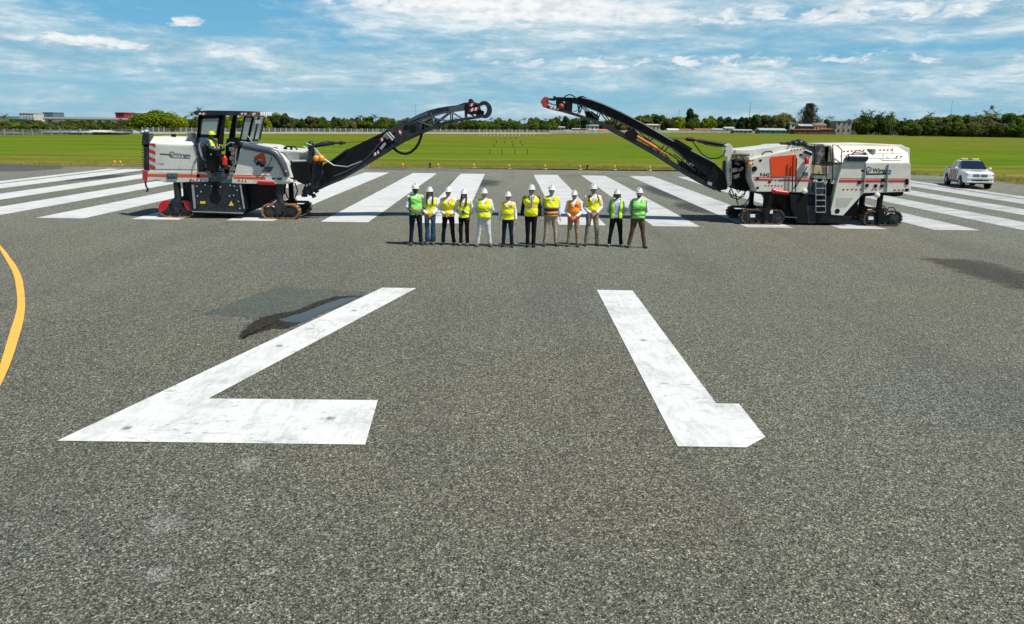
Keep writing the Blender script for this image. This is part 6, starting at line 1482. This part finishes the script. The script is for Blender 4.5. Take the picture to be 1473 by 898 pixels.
# far left sheds
for i, (x0, x1, r_, e, w_, rf, lb) in enumerate(((3, 20, 190.5, 192, 'grey', 'grey', 'dark low shed at the far left edge behind the fence'), (62, 84, 188.6, 190.8, 'grey', 'zinc', 'silver low roofed shed, leftmost of the bright roofs'), (84, 104, 188.4, 190.6, 'grey', 'zinc', 'silver low roofed shed second of the bright roofs'),
        (104, 128, 188.8, 190.8, 'white', 'zinc', 'longer silver roofed shed in the middle of the bright roofs'), (128, 150, 187.8, 190.2, 'red', 'white', 'white roofed shed with brownish wall, last of the bright roofs'), (158, 171, 189.5, 191, 'blue', 'grey', 'small bluish shed right of the bright roofs'))):
    house(x0, x1, 194, e, r_, 170+i*1.5, w_, rf, lb, 5, 3, cat='shed', name='shed')
b = MB(); rg = random.Random(4)
q0, q1 = G(174, 192), G(206, 192); mound = thing('gravel_mound', ((q0.x+q1.x)/2, q0.y+3, 0), 'pale heap of gravel left of the machine behind the grass', 'gravel heap')
rr_3 = []
for j in range(5): rr_3.append([((q0.x+q1.x)/2+(q1.x-q0.x)*.55*(1-j*.2)*math.cos(k*6.283/18)*rg.uniform(.9, 1.1), q0.y+3+2.4*(1-j*.2)*math.sin(k*6.283/18), j*.22+.01) for k in range(18)])
b.rings(rr_3); b.build('heap', CONC, mound, smooth=60)
# viaduct and distant blocks
vd = thing('viaduct', (P(130, 180, 330).x, 330, 0), 'long pale concrete viaduct crossing above the trees at the far left', 'bridge')
b = MB(); lf, rt_ = P(62, 172.6, 330), P(212, 172.2, 330); zt_ = P(130, 170.8, 330).z; zb_ = P(130, 173.2, 330).z
b.box(lf.x, rt_.x, 330, 338, zb_, zt_); b.build('deck', CONC, vd)
b = MB(); b.box(lf.x, rt_.x, 329.7, 330, zt_-.2, zt_+.35); b.build('parapet', WALLW, vd)
for px in (70, 98, 126, 154, 182, 205): q = P(px, 175, 333); b = MB(); b.box(q.x-.5, q.x+.5, 332, 335, 0, zb_); b.build('pier', CONC, vd)
house(29.5, 50, 180, 163.2, 162.8, 620, 'white', 'white', 'white block with a grid front on the far left skyline', 14, 5, 'flat', 'building', 'building', 3)
house(16, 27, 190, 172, 170.5, 330, 'blue', 'blue', 'blue building between the leaning palm and the white block', 12, 2, 'flat', 'building', 'building')
house(63.5, 78, 180, 162, 161.8, 800, 'glass', 'glass', 'grey blue tower block right of the white block', 20, 4, 'flat', 'building', 'building', 4)
house(167.5, 180, 180, 162.5, 162, 360, 'crimson', 'crimson', 'crimson box building above the viaduct', 10, 1, 'flat', 'building', 'building', 2)
house(188.5, 202.5, 180, 163.6, 163.2, 380, 'brown', 'brown', 'brown box building between the crimson one and the big bright tree', 10, 2, 'flat', 'building', 'building', 2)
# ================= masts, poles, tower =================
MAST = mat('mast_grey', (.16, .17, .18), .6)
def mast(px, top, Y, r_, label, cat='mast', arm=False, name='radio_mast'):
    q = P(px, 180, Y); z = P(px, top, Y).z; rt2 = thing(name, (q.x, Y, 0), label, cat)
    b = MB(); b.tube([(q.x, Y, 0), (q.x, Y, z)], [r_, r_*.5], 6); b.build('pole', MAST, rt2)
    b = MB(); b.box(q.x-(1.1 if arm else .35), q.x+.35, Y-.15, Y+.15, z-.15, z+.1) ; b.build('lamp_head' if arm else 'antenna', MAST, rt2)
mast(1077, 148.5, 560, .28, 'thin tall radio mast beside the broad dark tree'); mast(976, 158, 800, .25, 'faint thin mast left of the tall round tree'); mast(1365.5, 146, 560, .16, 'slanting thin mast above the far right belt'); mast(598.3, 151.5, 500, .14, 'thin mast behind the left boom'); mast(1213, 176, 440, .16, 'white pole in front of the stair-fronted house', 'pole', name='pole')
for px, t in ((1229.5, 165.5), (1249, 159.5), (1342, 163.5), (1402, 162), (1464, 160)): mast(px, t, 540, .10, 'distant street lamp standing over the trees at the right', 'street lamp', True, 'street_lamp')
for o in C.objects:
    if o.name.startswith('street_lamp'): o['group'] = 'distant street lamps at the right'
q = P(1423.5, 180, 560); wt = thing('water_tower', (q.x, 560, 0), 'white legged water tower behind the far right trees', 'water tower'); z1, z0 = P(1423.5, 152, 560).z, P(1423.5, 157.5, 560).z
b = MB(); b.cyl((q.x, 560, z0), (q.x, 560, z1), 1.25, 14); b.build('tank', BM['grey'], wt)
b = MB()
for sx_ in (-1, 1):
    for sy_ in (-1, 1): b.cyl((q.x+sx_*1.2, 560+sy_*1.2, 0), (q.x+sx_*.9, 560+sy_*.9, z0), .14, 6)
b.build('tower_frame', WALLW, wt)
# ================= airfield lights and stakes =================
LB = mat('light_base_white', (.75, .75, .72), .6); LA = mat('light_orange', (.75, .30, .02), .5); DK = mat('stake_dark', (.03, .03, .025), .7)
def rlight(px, py):
    g0 = G(px, py); t = thing('runway_light', g0, 'orange runway end light on a small white base at the pavement edge', 'runway light', 'runway end lights')
    b = MB(); b.slab([(g0.x+.2*math.cos(k*.785), g0.y+.2*math.sin(k*.785)) for k in range(8)], 0, .05); b.build('base_plate', LB, t)
    b = MB(); b.tube([g0+Vector((0, 0, .05)), g0+Vector((0, 0, .16))], [.05, .05], 10); b.build('stem', DK, t)
    b = MB(); b.tube([g0+Vector((0, 0, .15)), g0+Vector((0, 0, .30)), g0+Vector((0, 0, .36)), g0+Vector((0, 0, .38))], [.09, .10, .07, .02], 12); b.build('lens', LA, t, smooth=50)
for p in ((165.5, 237.8), (173.5, 238), (478, 240.6), (529, 240.8), (579, 241.3), (630, 241.6), (681.5, 242), (732, 242.8), (783.4, 243.4), (834, 244.2), (883.7, 244.5), (934, 245.4), (985.5, 246)): rlight(*p)
def stake(px, py, h, lb, grp, m_, r_=.045):
    g0 = G(px, py); t = thing('stake', g0, lb, 'marker stake', grp)
    b = MB(); b.tube([g0, g0+Vector((0, 0, h))], [r_, r_*.9], 8); b.build('post', m_, t)
    b = MB(); b.box(g0.x-r_*1.5, g0.x+r_*1.5, g0.y-r_*1.5, g0.y+r_*1.5, h-.02, h+.07); b.build('cap', m_, t)
for p in ((618.5, 242), (844.7, 245)): stake(*p, .36, 'short dark stake among the orange lights at the pavement edge', 'dark stakes by the lights', DK, .07)
for p in ((704.6, 222.5), (722.3, 223), (740.5, 222.5), (758.3, 222.5), (710.7, 212), (737.8, 212), (751.5, 212), (714, 206), (725.6, 206), (736.6, 206), (748.4, 206.4), (726.6, 200), (734.6, 200), (742.3, 200)):
    stake(*p, 2.6*(CH/ (G(*p).y))*6, 'short dark approach stake in the grass between the booms', 'approach stakes in the grass', DK, .0009*G(*p).y*.45)
for k in range(16):
    px = 690+k*5.2; g0 = G(px, 195.5+(.6 if k % 2 else -.5)); stake(px, 195.5+(.6 if k % 2 else -.5), rng.uniform(1.2, 2.1), 'slim white approach light pole in the far grass between the booms', 'white approach light poles', LB, .07)
# ------------------------------------------------------------------ every separate piece of these parts becomes a mesh of its own
SPLIT = set("orange_stripe canopy_post conveyor_cradle boom_bracket track_guard cab_window handrail side_fitting hood_fitting roof_lamp hinge_plate side_skirt lower_rail hinge_hole clamp safety_sticker side_panel track_sticker tie_down_bar red_stripe belt_guard head_arm cover_plate boom_mast drum_housing chassis operator_platform grille hydraulic_hose guard_rail control_box front_valve deck_locker operator_deck data_plate wiper_arm cable_loop supply_cable supply_hose windscreen door_handle bumper bracket grille hood control_console warning_tape lettering gear_emblem mesh_panel safety_sticker truss slewing_cylinder head_pulley drive_motor work_lamp valve_block folding_cylinder skid_shoe radiator_grille exhaust_silencer".split())
def split_islands(o):
    me = o.data; n = len(me.vertices); par = list(range(n))
    def fd(a):
        while par[a] != a: par[a] = par[par[a]]; a = par[a]
        return a
    for e in me.edges:
        a, b = fd(e.vertices[0]), fd(e.vertices[1])
        if a != b: par[a] = b
    roots = {}
    for i in range(n): roots.setdefault(fd(i), []).append(i)
    if len(roots) < 2 or len(roots) > 30: return
    for j, vs in enumerate(roots.values()):
        keep = set(vs); bm = bmesh.new(); bm.from_mesh(me)
        bmesh.ops.delete(bm, geom=[v for v in bm.verts if v.index not in keep], context='VERTS')
        m2 = bpy.data.meshes.new(me.name); bm.to_mesh(m2); bm.free()
        for q in me.materials: m2.materials.append(q)
        if j == 0: first = m2; continue
        c = o.copy(); c.data = m2; C.objects.link(c); c.parent = o.parent
    o.data = first
SPLIT.discard('')
for o in list(C.objects):
    if o.type == 'MESH' and o.parent is not None and o.name.split('.')[0] in SPLIT: split_islands(o)
bpy.data.scenes.remove(TMP)
